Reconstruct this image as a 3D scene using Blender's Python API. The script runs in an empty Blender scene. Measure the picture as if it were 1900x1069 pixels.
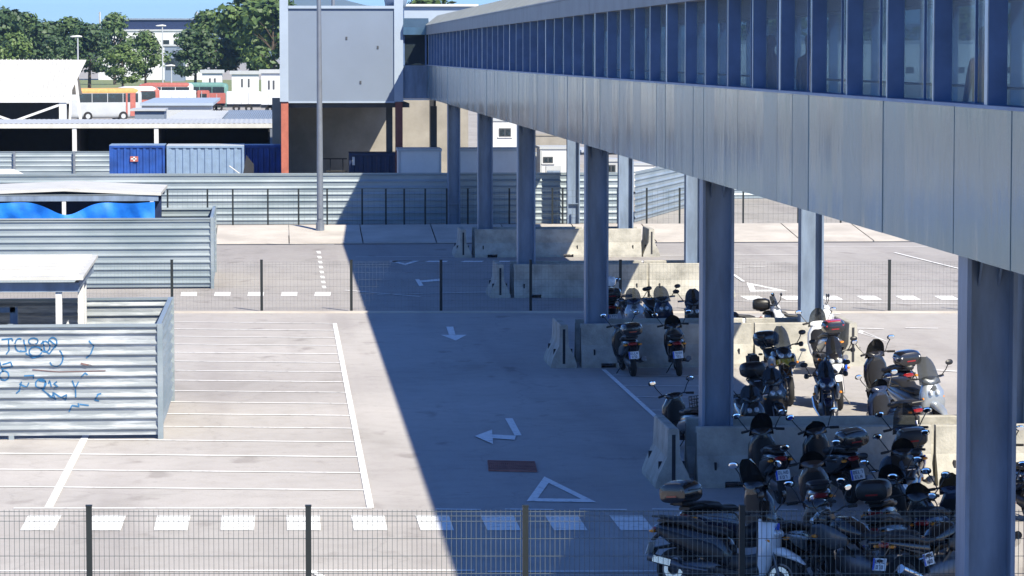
import bpy, bmesh, math, random
from mathutils import Vector, Matrix
R = math.radians
PI = math.pi
scene = bpy.context.scene
# ------------------------------------------------------------------ camera
H = 7.2
F_PX = 6000.0                       # focal length in pixels of the 1900 px wide photograph
TILT = math.atan(434.5 / F_PX)
YAW = math.atan(435.0 * math.cos(TILT) / F_PX)
cd = bpy.data.cameras.new('camera')
cam = bpy.data.objects.new('camera', cd)
scene.collection.objects.link(cam)
cam.location = (0, 0, H)
cam.rotation_euler = (R(90) - TILT, 0, -YAW)
cd.sensor_width = 36.0
cd.lens = F_PX / 1900.0 * 36.0
cd.clip_start = 0.5
cd.clip_end = 30000
scene.camera = cam
# ------------------------------------------------------------------ light
KX, KY = 0.53, 0.90                 # the light travels (-KX, +KY, -1)
sun_dir = Vector((KX, -KY, 1)).normalized()
SUN_EL = math.asin(sun_dir.z)
SUN_AZ = math.atan2(sun_dir.x, sun_dir.y)
world = bpy.data.worlds.new('World')
scene.world = world
world.use_nodes = True
wn = world.node_tree
for n in list(wn.nodes): wn.nodes.remove(n)
sky = wn.nodes.new('ShaderNodeTexSky')
sky.sky_type = 'NISHITA'
sky.sun_disc = False
sky.sun_elevation = SUN_EL
sky.sun_rotation = SUN_AZ
sky.air_density = 1.0
sky.altitude = 1800
sky.dust_density = 0.0
sky.ozone_density = 1.6
bg = wn.nodes.new('ShaderNodeBackground')
bg.inputs['Strength'].default_value = 0.067
wo = wn.nodes.new('ShaderNodeOutputWorld')
tint = wn.nodes.new('ShaderNodeMix'); tint.data_type = 'RGBA'; tint.blend_type = 'MULTIPLY'; tint.inputs[0].default_value = 1.0
tint.inputs[7].default_value = (0.66, 1.05, 1.72, 1)
wn.links.new(sky.outputs[0], tint.inputs[6])
wn.links.new(tint.outputs[2], bg.inputs[0])
wn.links.new(bg.outputs[0], wo.inputs[0])
sl = bpy.data.lights.new('sun', 'SUN')
sl.energy = 5.0
sl.angle = R(0.5)
sl.color = (1.0, 0.92, 0.755)
so = bpy.data.objects.new('sun', sl)
scene.collection.objects.link(so)
so.rotation_euler = (-sun_dir).to_track_quat('-Z', 'Y').to_euler()
scene.view_settings.view_transform = 'Standard'
scene.view_settings.look = 'None'
scene.view_settings.exposure = 0.92
scene.view_settings.gamma = 1.0
scene.cycles.max_bounces = 8
scene.cycles.transparent_max_bounces = 12
# ------------------------------------------------------------------ helpers
RNG = random.Random(7)
cF = Vector((math.sin(YAW) * math.cos(TILT), math.cos(YAW) * math.cos(TILT), -math.sin(TILT)))
cR = Vector((math.cos(YAW), -math.sin(YAW), 0))
cU = cR.cross(cF)
def ray(px, py):
    return cF + cR * ((px - 950.0) / F_PX) - cU * ((py - 534.5) / F_PX)
def G(px, py, z=0.0):
    d = ray(px, py); t = (z - H) / d.z
    return Vector((d.x * t, d.y * t, z))
def P(px, py, Y):
    d = ray(px, py); t = Y / d.y
    return Vector((d.x * t, Y, H + d.z * t))

def tag(o, label=None, cat=None, group=None, kind=None):
    if label: o['label'] = label
    if cat: o['category'] = cat
    if group: o['group'] = group
    if kind: o['kind'] = kind
    return o
def empty(name, loc, rz=0.0, label=None, cat=None, group=None):
    o = bpy.data.objects.new(name, None)
    o.empty_display_size = 0.2
    scene.collection.objects.link(o)
    o.location = loc; o.rotation_euler = (0, 0, rz)
    return tag(o, label, cat, group)
def copy_tree(o, parent=None):
    c = o.copy(); scene.collection.objects.link(c)
    if parent: c.parent = parent
    for ch in [x for x in o.children]: copy_tree(ch, c)
    return c

class MB:
    def __init__(s): s.v = []; s.f = []
    def add(s, vs, fs):
        b = len(s.v); s.v += [tuple(v) for v in vs]; s.f += [tuple(i + b for i in f) for f in fs]; return s
    def box(s, c, d, rot=None):
        x, y, z = d[0] / 2, d[1] / 2, d[2] / 2
        vs = [Vector(p) for p in ((-x,-y,-z),(x,-y,-z),(x,y,-z),(-x,y,-z),(-x,-y,z),(x,-y,z),(x,y,z),(-x,y,z))]
        if rot is not None: vs = [rot @ v for v in vs]
        c = Vector(c)
        return s.add([v + c for v in vs], [(0,3,2,1),(4,5,6,7),(0,1,5,4),(1,2,6,5),(2,3,7,6),(3,0,4,7)])
    def bb(s, x0, x1, y0, y1, z0, z1):
        return s.box(((x0+x1)/2, (y0+y1)/2, (z0+z1)/2), (abs(x1-x0), abs(y1-y0), abs(z1-z0)))
    def quad(s, a, b, c, d): return s.add([a, b, c, d], [(0,1,2,3)])
    def bar(s, a, b, w, h=None, up=(0,0,1)):
        a = Vector(a); b = Vector(b); h = h or w; d = (b - a); L = d.length
        if L < 1e-6: return s
        d.normalize(); u = Vector(up)
        if abs(d.dot(u)) > 0.98: u = Vector((1,0,0))
        r = d.cross(u).normalized(); u = r.cross(d)
        M = Matrix((r, d, u)).transposed()
        return s.box((a + b) / 2, (w, L, h), M)
    def tube(s, pts, rad, n=8, cap=True):
        pts = [Vector(p) for p in pts]
        if not isinstance(rad, (list, tuple)): rad = [rad] * len(pts)
        vs = []; fs = []
        for i, p in enumerate(pts):
            d = (pts[min(i+1, len(pts)-1)] - pts[max(i-1, 0)]).normalized()
            u = Vector((0,0,1)) if abs(d.z) < 0.95 else Vector((1,0,0))
            r = d.cross(u).normalized(); u = r.cross(d)
            for k in range(n):
                a = 2 * PI * k / n
                vs.append(p + (r * math.cos(a) + u * math.sin(a)) * rad[i])
        for i in range(len(pts) - 1):
            for k in range(n):
                k2 = (k + 1) % n
                fs.append((i*n+k, i*n+k2, (i+1)*n+k2, (i+1)*n+k))
        if cap:
            fs.append(tuple(range(n))[::-1]); fs.append(tuple((len(pts)-1)*n + k for k in range(n)))
        return s.add(vs, fs)
    def loft(s, secs, n=16, p=2.6, axis='y'):
        # secs: (along, centre, half width, half height[, lateral offset])
        vs = []; fs = []
        for sec in secs:
            t, c, w, h = sec[:4]; xo = sec[4] if len(sec) > 4 else 0
            for k in range(n):
                a = 2 * PI * k / n
                ca, sa = math.cos(a), math.sin(a)
                x = math.copysign(abs(ca) ** (2 / p), ca) * w + xo
                z = math.copysign(abs(sa) ** (2 / p), sa) * h
                vs.append((x, t, c + z) if axis == 'y' else (x, c + z, t))
        m = len(secs)
        for i in range(m - 1):
            for k in range(n):
                k2 = (k + 1) % n
                fs.append((i*n+k, i*n+k2, (i+1)*n+k2, (i+1)*n+k))
        fs.append(tuple(range(n))[::-1]); fs.append(tuple((m-1)*n + k for k in range(n)))
        return s.add(vs, fs)
    def prism(s, prof, a, b, axis='x'):
        # prof: closed polygon (u,z); extruded along axis from a to b
        n = len(prof)
        if axis == 'x': vs = [(a, u, z) for u, z in prof] + [(b, u, z) for u, z in prof]
        else: vs = [(u, a, z) for u, z in prof] + [(u, b, z) for u, z in prof]
        fs = [(i, (i+1) % n, n + (i+1) % n, n + i) for i in range(n)]
        fs += [tuple(range(n))[::-1], tuple(range(n, 2*n))]
        return s.add(vs, fs)
    def lathe_x(s, c, prof, n=24):
        # ring about the x axis; prof closed: (x, radius)
        m = len(prof); vs = []; fs = []
        for k in range(n):
            a = 2 * PI * k / n
            for x, r in prof: vs.append((c[0] + x, c[1] + r * math.cos(a), c[2] + r * math.sin(a)))
        for k in range(n):
            k2 = (k + 1) % n
            for j in range(m):
                j2 = (j + 1) % m
                fs.append((k*m+j, k*m+j2, k2*m+j2, k2*m+j))
        return s.add(vs, fs)
    def xf(s, M):
        s.v = [tuple(M @ Vector(v)) for v in s.v]; return s
    def build(s, name, mat, parent=None, smooth=False, bevel=0.0):
        me = bpy.data.meshes.new(name)
        me.from_pydata(s.v, [], s.f); me.update()
        bm = bmesh.new(); bm.from_mesh(me)
        bmesh.ops.recalc_face_normals(bm, faces=bm.faces)
        if bevel: 
            bmesh.ops.bevel(bm, geom=[e for e in bm.edges if e.calc_face_angle(0) > 0.6], offset=bevel, segments=2, affect='EDGES', clamp_overlap=True)
        bm.to_mesh(me); bm.free()
        if smooth:
            me.polygons.foreach_set('use_smooth', [True] * len(me.polygons))
            me.set_sharp_from_angle(angle=R(42))
        me.materials.append(mat)
        o = bpy.data.objects.new(name, me)
        scene.collection.objects.link(o)
        if parent: o.parent = parent
        return o

def mat(name, col, rough=0.6, metal=0.0, var=0.12, scale=3.0, bump=0.0, bscale=None, col2=None, fac=(0.35, 0.65), stretch=None, coat=0.0, spec=0.5, extra=None):
    m = bpy.data.materials.new(name); m.use_nodes = True
    nt = m.node_tree; N = nt.nodes; L = nt.links
    b = N['Principled BSDF']
    b.inputs['Roughness'].default_value = rough
    b.inputs['Metallic'].default_value = metal
    b.inputs['Specular IOR Level'].default_value = spec
    if coat: b.inputs['Coat Weight'].default_value = coat
    tc = N.new('ShaderNodeTexCoord'); mp = N.new('ShaderNodeMapping')
    if stretch: mp.inputs['Scale'].default_value = stretch
    geo = N.new('ShaderNodeNewGeometry')
    L.new(geo.outputs['Position'] if extra == 'world' else tc.outputs['Object'], mp.inputs[0])
    ns = N.new('ShaderNodeTexNoise'); ns.inputs['Scale'].default_value = scale; ns.inputs['Detail'].default_value = 6
    ns.inputs['Roughness'].default_value = 0.62
    L.new(mp.outputs[0], ns.inputs['Vector'])
    rp = N.new('ShaderNodeValToRGB')
    rp.color_ramp.elements[0].position = fac[0]; rp.color_ramp.elements[1].position = fac[1]
    c = Vector(col); c2 = Vector(col2) if col2 else c * (1 + var)
    c1 = c if col2 else c * (1 - var)
    rp.color_ramp.elements[0].color = (*c1, 1); rp.color_ramp.elements[1].color = (*c2, 1)
    L.new(ns.outputs['Fac'], rp.inputs[0]); L.new(rp.outputs[0], b.inputs['Base Color'])
    if bump:
        n2 = N.new('ShaderNodeTexNoise'); n2.inputs['Scale'].default_value = bscale or scale * 6; n2.inputs['Detail'].default_value = 4
        L.new(mp.outputs[0], n2.inputs['Vector'])
        bp = N.new('ShaderNodeBump'); bp.inputs['Strength'].default_value = 1.0; bp.inputs['Distance'].default_value = bump
        L.new(n2.outputs['Fac'], bp.inputs['Height']); L.new(bp.outputs[0], b.inputs['Normal'])
    return m
def glassmat(name, col=(0.6, 0.75, 0.8), transp=0.6, rough=0.03, tone=0.12):
    m = bpy.data.materials.new(name); m.use_nodes = True
    nt = m.node_tree; N = nt.nodes; L = nt.links
    b = N['Principled BSDF']; b.inputs['Base Color'].default_value = (*[c * tone for c in col], 1)
    b.inputs['Roughness'].default_value = rough; b.inputs['Specular IOR Level'].default_value = 0.8
    t = N.new('ShaderNodeBsdfTransparent'); t.inputs[0].default_value = (*col, 1)
    mx = N.new('ShaderNodeMixShader'); mx.inputs[0].default_value = transp
    ns = N.new('ShaderNodeTexNoise'); ns.inputs['Scale'].default_value = 1.3
    bp = N.new('ShaderNodeBump'); bp.inputs['Distance'].default_value = 0.01; L.new(ns.outputs['Fac'], bp.inputs['Height']); L.new(bp.outputs[0], b.inputs['Normal'])
    L.new(b.outputs[0], mx.inputs[1]); L.new(t.outputs[0], mx.inputs[2])
    L.new(mx.outputs[0], N['Material Output'].inputs[0])
    return m
# ------------------------------------------------------------------ materials
def asphalt(name, ca, cb, stain):
    m = mat(name, ca, rough=0.9, scale=0.12, col2=cb, bump=0.004, bscale=60, fac=(0.35, 0.7), spec=0.25, extra='world')
    nt = m.node_tree; N = nt.nodes; L = nt.links
    b = N['Principled BSDF']; src = b.inputs['Base Color'].links[0].from_socket
    geo = [n for n in N if n.type == 'NEW_GEOMETRY'][0]
    def layer(src, scale, lo, hi, colm, stretch=None, detail=5, dist=0.0):
        mp = N.new('ShaderNodeMapping'); L.new(geo.outputs['Position'], mp.inputs[0])
        if stretch: mp.inputs['Scale'].default_value = stretch
        n = N.new('ShaderNodeTexNoise'); n.inputs['Scale'].default_value = scale; n.inputs['Detail'].default_value = detail
        n.inputs['Distortion'].default_value = dist
        L.new(mp.outputs[0], n.inputs['Vector'])
        r = N.new('ShaderNodeMapRange'); r.inputs['From Min'].default_value = lo; r.inputs['From Max'].default_value = hi
        L.new(n.outputs['Fac'], r.inputs['Value'])
        mx = N.new('ShaderNodeMix'); mx.data_type = 'RGBA'; mx.blend_type = 'MULTIPLY'
        L.new(r.outputs[0], mx.inputs[0]); L.new(src, mx.inputs[6]); mx.inputs[7].default_value = (*colm, 1)
        return mx.outputs[2]
    s = layer(src, 2.2, 0.45, 0.8, (0.9, 0.89, 0.88))
    s = layer(s, 45.0, 0.4, 0.75, (0.84, 0.84, 0.84), detail=2)
    s = layer(s, 0.55, 0.58, 0.78, (stain, stain, stain * 0.98), stretch=(1, 0.35, 1), dist=0.6)
    s = layer(s, 1.1, 0.62, 0.70, (0.76, 0.745, 0.74), stretch=(1.0, 0.5, 1), detail=8)
    s = layer(s, 0.09, 0.5, 0.56, (0.93, 0.925, 0.93), stretch=(1.0, 0.6, 1), detail=1)
    s = layer(s, 6.0, 0.64, 0.74, (0.80, 0.79, 0.78), stretch=(1.0, 1.0, 1), detail=3)
    s = layer(s, 0.9, 0.52, 0.75, (0.86, 0.85, 0.86), stretch=(1.0, 0.04, 1), detail=3)
    vo = N.new('ShaderNodeTexVoronoi'); vo.feature = 'DISTANCE_TO_EDGE'; vo.inputs['Scale'].default_value = 0.16
    nd = N.new('ShaderNodeTexNoise'); nd.inputs['Scale'].default_value = 0.8; nd.inputs['Detail'].default_value = 6
    L.new(geo.outputs['Position'], nd.inputs['Vector'])
    ad = N.new('ShaderNodeVectorMath'); ad.operation = 'MULTIPLY_ADD'; ad.inputs[1].default_value = (1.6, 1.6, 0)
    L.new(nd.outputs['Color'], ad.inputs[0]); L.new(geo.outputs['Position'], ad.inputs[2]); L.new(ad.outputs[0], vo.inputs['Vector'])
    r = N.new('ShaderNodeMapRange'); r.inputs['From Min'].default_value = 0.0; r.inputs['From Max'].default_value = 0.006; r.inputs['To Min'].default_value = 0.22; r.inputs['To Max'].default_value = 0.0
    L.new(vo.outputs['Distance'], r.inputs['Value'])
    mx = N.new('ShaderNodeMix'); mx.data_type = 'RGBA'; mx.blend_type = 'MULTIPLY'; L.new(r.outputs[0], mx.inputs[0]); L.new(s, mx.inputs[6]); mx.inputs[7].default_value = (0.45, 0.44, 0.43, 1); s = mx.outputs[2]
    L.new(s, b.inputs['Base Color'])
    return m
M = {}
M['ground'] = asphalt('rough_ground', (0.30, 0.285, 0.265), (0.38, 0.365, 0.345), 0.8)
M['lot'] = asphalt('parking_surface', (0.37, 0.352, 0.34), (0.47, 0.447, 0.43), 0.82)
M['road'] = asphalt('road_surface', (0.31, 0.295, 0.287), (0.39, 0.371, 0.36), 0.78)
M['paint'] = mat('road_paint', (0.50, 0.49, 0.48), rough=0.75, scale=7, col2=(0.80, 0.80, 0.79), fac=(0.34, 0.46), extra='world')
M['kerb'] = mat('pale_concrete', (0.38, 0.35, 0.315), rough=0.9, scale=0.6, col2=(0.50, 0.465, 0.42), bump=0.004, bscale=30, extra='world')
M['barrier'] = mat('barrier_concrete', (0.235, 0.228, 0.20), rough=0.9, scale=2.3, col2=(0.41, 0.395, 0.35), bump=0.008, bscale=24, fac=(0.3, 0.62), extra='world')
M['alu'] = mat('aluminium_cladding', (0.120, 0.205, 0.275), rough=0.19, metal=0.75, scale=0.9, col2=(0.155, 0.25, 0.33), bump=0.05, bscale=.7, stretch=(1, 1, 0.35), extra='world')
M['alu_b'] = mat('aluminium_cladding_dull', (0.108, 0.185, 0.25), rough=0.24, metal=0.7, scale=0.8, col2=(0.145, 0.235, 0.31), bump=0.05, bscale=.8, stretch=(1, 1, 0.3), extra='world')
M['steel'] = mat('painted_steel', (0.16, 0.21, 0.29), rough=0.45, metal=0.0, scale=2.6, var=0.24, bump=0.002, stretch=(1, 1, 0.25), extra='world')
M['steel_dk'] = mat('dark_steel', (0.05, 0.055, 0.065), rough=0.6)  # even dark steel colour for undersides, frames and fittings
M['mullion'] = mat('blue_steel_mullion', (0.10, 0.165, 0.31), rough=0.45, metal=0.3, scale=2, var=0.15)
M['mull_edge'] = mat('skylit_mullion_edge', (0.40, 0.45, 0.52), rough=0.35, metal=0.5)  # paler mullion edges, the skylight on them is put into the colour
M['glass'] = glassmat('bridge_glass', (0.78, 0.90, 0.97), 0.60, 0.08, 0.34)
M['glass_dk'] = glassmat('dark_glass', (0.25, 0.35, 0.42), 0.25)
M['floor'] = mat('bridge_floor', (0.16, 0.17, 0.18), rough=0.5)
M['ceil'] = mat('bridge_ceiling', (0.35, 0.37, 0.38), rough=0.7)
M['galv'] = mat('galvanised_sheet', (0.20, 0.25, 0.28), rough=0.42, metal=0.3, scale=0.9, col2=(0.30, 0.345, 0.375), bump=0.003, bscale=10, stretch=(0.4, 0.4, 1.6), extra='world')
M['galv_old'] = mat('scuffed_galvanised_sheet', (0.25, 0.28, 0.305), rough=0.5, metal=0.25, scale=2.4, col2=(0.50, 0.53, 0.55), fac=(0.46, 0.68), bump=0.003, bscale=10, stretch=(0.5, 0.5, 4.5), extra='world')
M['white_roof'] = mat('white_sheet_roof', (0.44, 0.44, 0.42), rough=0.6, scale=1.5, col2=(0.52, 0.52, 0.50), extra='world')
M['white'] = mat('white_paint', (0.56, 0.57, 0.58), rough=0.5, scale=1.0, var=0.06, extra='world')
M['roofmetal'] = mat('grey_roof_metal', (0.165, 0.19, 0.215), rough=0.6, metal=0.0, scale=1.2, var=.1, extra='world')
M['pier'] = mat('shaded_red_steel', (0.16, 0.05, 0.04), rough=0.6)  # column red darkened, the shade on the right column is in the colour
M['offwhite'] = mat('grey_white_panel', (0.38, 0.40, 0.42), rough=0.55, scale=1.0, var=0.06, extra='world')
M['bldg'] = mat('blue_grey_cladding', (0.16, 0.20, 0.265), rough=0.6, scale=0.5, var=0.04, extra='world')
M['bldg_frame'] = mat('pale_blue_frame', (0.30, 0.36, 0.44), rough=0.5, scale=0.8, var=0.05, extra='world')
M['beige'] = mat('beige_wall', (0.21, 0.195, 0.17), rough=0.9, scale=0.6, col2=(0.30, 0.28, 0.245), bump=0.004, extra='world')
M['rust'] = mat('red_oxide_steel', (0.34, 0.10, 0.065), rough=0.6, var=0.15)
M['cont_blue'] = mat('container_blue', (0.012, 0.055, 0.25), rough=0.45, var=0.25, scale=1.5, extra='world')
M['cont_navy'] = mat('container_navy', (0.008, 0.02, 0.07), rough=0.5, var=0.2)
M['cont_grey'] = mat('container_grey', (0.17, 0.245, 0.36), rough=0.5, var=0.1, extra='world')
M['pole'] = mat('galvanised_pole', (0.17, 0.19, 0.225), rough=0.45, metal=0.3, var=0.08)
M['post'] = mat('dark_green_post', (0.007, 0.011, 0.012), rough=0.5)
M['wire'] = mat('galvanised_wire', (0.10, 0.12, 0.12), rough=0.5, metal=0.3)
M['tarp'] = mat('blue_tarpaulin', (0.004, 0.13, 0.58), rough=0.6, scale=2.0, col2=(0.01, 0.20, 0.70), bump=0.03, bscale=2.0, extra='world')
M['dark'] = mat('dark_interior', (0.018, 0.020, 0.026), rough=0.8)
M['black'] = mat('black_plastic', (0.010, 0.010, 0.012), rough=0.42, scale=12, var=0.2)
M['tyre'] = mat('tyre_rubber', (0.013, 0.013, 0.014), rough=0.85)
M['seat'] = mat('seat_vinyl', (0.014, 0.014, 0.016), rough=0.5, bump=0.002, bscale=90)
M['chrome'] = mat('bright_metal', (0.6, 0.6, 0.6), rough=0.18, metal=1.0)
M['engine'] = mat('engine_metal', (0.13, 0.13, 0.14), rough=0.4, metal=0.8)
M['mirror'] = mat('mirror_glass', (0.85, 0.88, 0.92), rough=0.04, metal=1.0, var=0.0)
M['red'] = mat('red_lens', (0.22, 0.008, 0.01), rough=0.25, coat=0.5)
M['amber'] = mat('amber_lens', (0.75, 0.25, 0.02), rough=0.2)
M['lens'] = mat('clear_lens', (0.55, 0.58, 0.6), rough=0.1, metal=0.4)
M['plate'] = mat('plate_white', (0.72, 0.72, 0.70), rough=0.5)
M['plate_ink'] = mat('plate_ink', (0.02, 0.03, 0.08), rough=0.5)
M['plate_band'] = mat('plate_blue', (0.02, 0.08, 0.5), rough=0.5)
M['screen'] = glassmat('windscreen', (0.55, 0.58, 0.6), 0.55)
M['screen_dk'] = glassmat('smoked_windscreen', (0.18, 0.19, 0.2), 0.4)
def paintm(name, col, rough=0.25): return mat(name, col, rough=rough, scale=3, var=0.08, coat=0.6)
M['p_black'] = paintm('gloss_black', (0.012, 0.012, 0.015))
M['p_navy'] = paintm('navy_paint', (0.012, 0.02, 0.05))
M['p_white'] = paintm('gloss_white', (0.72, 0.73, 0.74))
M['p_silver'] = mat('silver_paint', (0.33, 0.36, 0.39), rough=0.3, metal=0.5, coat=0.5)
M['p_grey'] = mat('grey_paint', (0.10, 0.11, 0.12), rough=0.35, metal=0.4, coat=0.4)
M['p_blue'] = paintm('blue_paint', (0.01, 0.08, 0.55))
M['p_red'] = paintm('dark_red_paint', (0.42, 0.012, 0.025))
M['p_yellow'] = paintm('ochre_paint', (0.62, 0.38, 0.03))
M['p_brown'] = paintm('bronze_paint', (0.06, 0.035, 0.025))
M['orange'] = mat('orange_paint', (0.62, 0.30, 0.10), rough=0.5)
M['busred'] = mat('red_paint', (0.34, 0.10, 0.08), rough=0.6)
M['teal'] = mat('teal_paint', (0.10, 0.22, 0.20), rough=0.6)
M['bark'] = mat('bark', (0.08, 0.06, 0.045), rough=0.95, bump=0.02)
M['graffiti'] = mat('blue_spray_paint', (0.01, 0.10, 0.24), rough=0.7, scale=5, var=0.3, extra='world')
M['graffiti_red'] = mat('faded_red_spray', (0.13, 0.075, 0.075), rough=0.7, extra='world')
M['skin'] = mat('skin', (0.45, 0.28, 0.2), rough=0.6)
M['cloth_dk'] = mat('dark_clothes', (0.02, 0.02, 0.03), rough=0.9)
M['cloth_red'] = mat('maroon_clothes', (0.12, 0.02, 0.03), rough=0.9)
M['grate'] = mat('rusty_grate', (0.30, 0.13, 0.11), rough=0.8, var=0.3, scale=6)
M['wood'] = mat('pale_timber', (0.42, 0.36, 0.28), rough=0.8)

# ------------------------------------------------------------------ ground, lot, road, kerb
def sheet(name, pts, z, m, kind='structure', sub=None):
    mb = MB(); mb.add([(p[0], p[1], z) for p in pts], [tuple(range(len(pts)))])
    return tag(mb.build(name, m), kind=kind)
sheet('ground', [(-9000, -300), (9000, -300), (9000, 12000), (-9000, 12000)], 0.0, M['ground'])
gL, gR = G(-200, 577), G(2100, 577)
sheet('parking_surface', [(-60, 18), (60, 16), (gR.x + 6, gR.y), (gL.x - 12, gL.y)], 0.004, M['lot'])
sheet('road', [(gL.x - 14, gL.y + .02), (gR.x + 8, gR.y + .02), (60, 132), (-70, 132)], 0.008, M['road'])
# low kerb along the lot's far edge
kb = MB()
a, b_ = G(-260, 581), G(2160, 581)
kb.bar((a.x, a.y, 0.03), (b_.x, b_.y, 0.03), 0.2, 0.05)
tag(kb.build('kerb', M['kerb']), kind='structure')
# sloped concrete apron beyond the road
pm = MB()
Y0, Y1 = 122.7, 127.7
for i in range(40):
    x0 = -50 + i * 2.8
    pm.add([(x0 + .02, Y0, .0), (x0 + 2.78, Y0, .0), (x0 + 2.78, Y0, .05), (x0 + .02, Y0, .05), (x0 + .02, Y1, .45), (x0 + 2.78, Y1, .45), (x0 + 2.78, Y1 + .3, .45), (x0 + .02, Y1 + .3, .45), (x0 + .02, Y1 + .3, 0), (x0 + 2.78, Y1 + .3, 0)],
           [(0,1,2,3), (3,2,5,4), (4,5,6,7), (7,6,9,8)])
tag(pm.build('pavement', M['kerb']), kind='structure')
gm = MB(); gm.add([(-50, Y0 - .5, .02), (62, Y0 - .5, .02), (62, Y0 - .1, .02), (-50, Y0 - .1, .02)], [(0,1,2,3)])
tag(gm.build('dark_strip', M['steel_dk']), kind='structure')  # flat dark strip along the foot of the sloped apron

# ------------------------------------------------------------------ painted markings
def poly_px(mb, pts, z=0.014):
    mb.add([G(x, y, z) for x, y in pts], [tuple(range(len(pts)))])
def line_g(mb, a, b, w, z=0.014, seg=1):
    a = Vector((a[0], a[1], z)); b = Vector((b[0], b[1], z)); d = (b - a).normalized(); n = Vector((-d.y, d.x, 0)) * w / 2
    mb.quad(a - n, b - n, b + n, a + n)
bay = MB()
def edge_x(y):                      # long white line closing the bays
    return 615 + (y - 602) * 0.204 + 6
ys = [100 + 1 / (0.001183 + 5.09e-5 * i) for i in range(17)]
for i, y in enumerate(ys):
    xr = edge_x(y) - 4
    a = G(xr, y + .3); xl = -420
    b = G(xl, y - (xr - xl) * 0.0095)
    if i == 0: line_g(bay, G(25, y - 1), G(690, y - 1), 0.10)
    else: line_g(bay, a, b, 0.10 if i % 3 else 0.12)
tag(bay.build('parking_bay_lines', M['paint']), kind='structure')
lm = MB()
line_g(lm, G(621, 601), G(687.5, 944), 0.11, 0.018)
line_g(lm, G(155, 818), G(90, 944), 0.13, 0.018)
line_g(lm, G(155, 818) , G(155, 818) + (G(155, 818) - G(90, 944)).normalized() * 32, 0.13, 0.018)
line_g(lm, G(1120, 687), G(1228, 785), 0.10, 0.018)
for y in (697, 716, 737, 762):
    x = 1120 + (y - 687) * 1.10
    line_g(lm, G(x + 6, y), G(x + 190, y + 2), 0.08)
for x0, x1 in ((808, 892), (937, 1028), (1075, 1163), (1210, 1300), (1380, 1480)): line_g(lm, G(x0, 946), G(x1, 947), 0.10)
line_g(lm, G(-60, 1061), G(880, 1060), 0.10)
line_g(lm, G(905, 1062), G(1240, 1061), 0.10)
line_g(lm, G(575, 1060), G(650, 1100), 0.10, 0.018)
tag(lm.build('lane_lines', M['paint']), kind='structure')
zb = MB()
for k in range(-1, 14):
    xc = 76 + 121.8 * k
    s = (xc - 515) / 842.0
    for (ya, yb) in ((956, 984),):
        poly_px(zb, [(xc - 31 + s * (ya - 970), ya), (xc + 31 + s * (ya - 970), ya), (xc + 31 + s * (yb - 970), yb), (xc - 31 + s * (yb - 970), yb)])
for k in range(5):                  # zebra dashes on the far road
    xc = 352 + k * 62
    poly_px(zb, [(xc - 15, 542), (xc + 14, 542), (xc + 13, 549), (xc - 17, 549)])
for k in range(6):
    xc = 1395 + k * 72
    poly_px(zb, [(xc - 22, 549), (xc + 12, 549), (xc + 26, 556), (xc - 8, 556)])
for k in range(8):
    y = 466 + k * 9.2
    poly_px(zb, [(587 + k * 1.4, y), (594 + k * 1.4, y), (596 + k * 1.4, y + 4.2), (589 + k * 1.4, y + 4.2)])
for k in range(9):
    poly_px(zb, [(730 + k * 66, 484), (766 + k * 66, 484), (762 + k * 66, 486), (722 + k * 66, 486)])
tag(zb.build('crossing_markings', M['paint']), kind='structure')
am = MB()
# straight arrow, turn arrow
poly_px(am, [(828, 606), (841, 606), (845, 621), (833, 621)])
poly_px(am, [(818, 621.3), (866, 621.3), (846, 632)])
poly_px(am, [(937, 776), (951, 776), (968, 808), (955, 808)], 0.016)
poly_px(am, [(913, 806), (957, 808.3), (955, 816), (913, 813)], 0.020)
poly_px(am, [(881, 809), (913, 797), (915, 824)], 0.024)
def tri_out(A, B, C, w):
    pts = [Vector((*p, 0)) for p in (A, B, C)]; cx = (pts[0] + pts[1] + pts[2]) / 3
    inn = [cx + (p - cx) * w for p in pts]
    for i in range(3):
        j = (i + 1) % 3
        poly_px(am, [pts[i][:2], pts[j][:2], inn[j][:2], inn[i][:2]])
tri_out((1010, 884), (1107, 932), (977, 930), 0.62)
tri_out((1385, 524), (1462, 540), (1392, 541), 0.55)
tri_out((1596, 612), (1648, 634), (1592, 617), 0.6)
tri_out((722, 484), (778, 484), (752, 492), 0.5)
poly_px(am, [(770, 518), (778, 518), (786, 530), (778, 531)], 0.016)
poly_px(am, [(776, 521), (818, 517), (818, 521), (780, 524)], 0.02)
for (x0, y0, x1, y1) in ((700, 548, 1010, 541), (640, 540, 780, 552), (400, 452, 620, 455), (660, 478, 1500, 474), (1360, 560, 1780, 566), (1560, 610, 1640, 612), (1680, 610, 1740, 611),
                         (1400, 458, 1790, 459), (1660, 470, 1780, 500), (1370, 590, 1560, 584), (1300, 500, 1420, 496), (1380, 524, 1345, 500), (1690, 520, 1780, 520), (1420, 488, 1560, 488), (1730, 688, 1790, 692)):
    line_g(am, G(x0, y0), G(x1, y1), 0.10, 0.028)
tag(am.build('arrow_markings', M['paint']), kind='structure')
dg = MB()
c0, c1, c2, c3 = G(905, 858), G(992, 860), G(996, 877), G(907, 875)
for i in range(24):
    t = i / 23
    a = c0.lerp(c1, t); b = c3.lerp(c2, t)
    dg.bar((a.x, a.y, .022), (b.x, b.y, .022), 0.016, 0.02)
for t in (0, .25, .5, .75, 1):
    a = c0.lerp(c3, t); b = c1.lerp(c2, t)
    dg.bar((a.x, a.y, .024), (b.x, b.y, .024), 0.05 if t in (0, 1) else 0.02, 0.03)
dr = empty('drain_grate', (0, 0, 0), 0, 'long rusty drain grate set in the shaded lane behind the triangle marking', 'drain')
dg.build('grate', M['grate'], dr)
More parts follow.
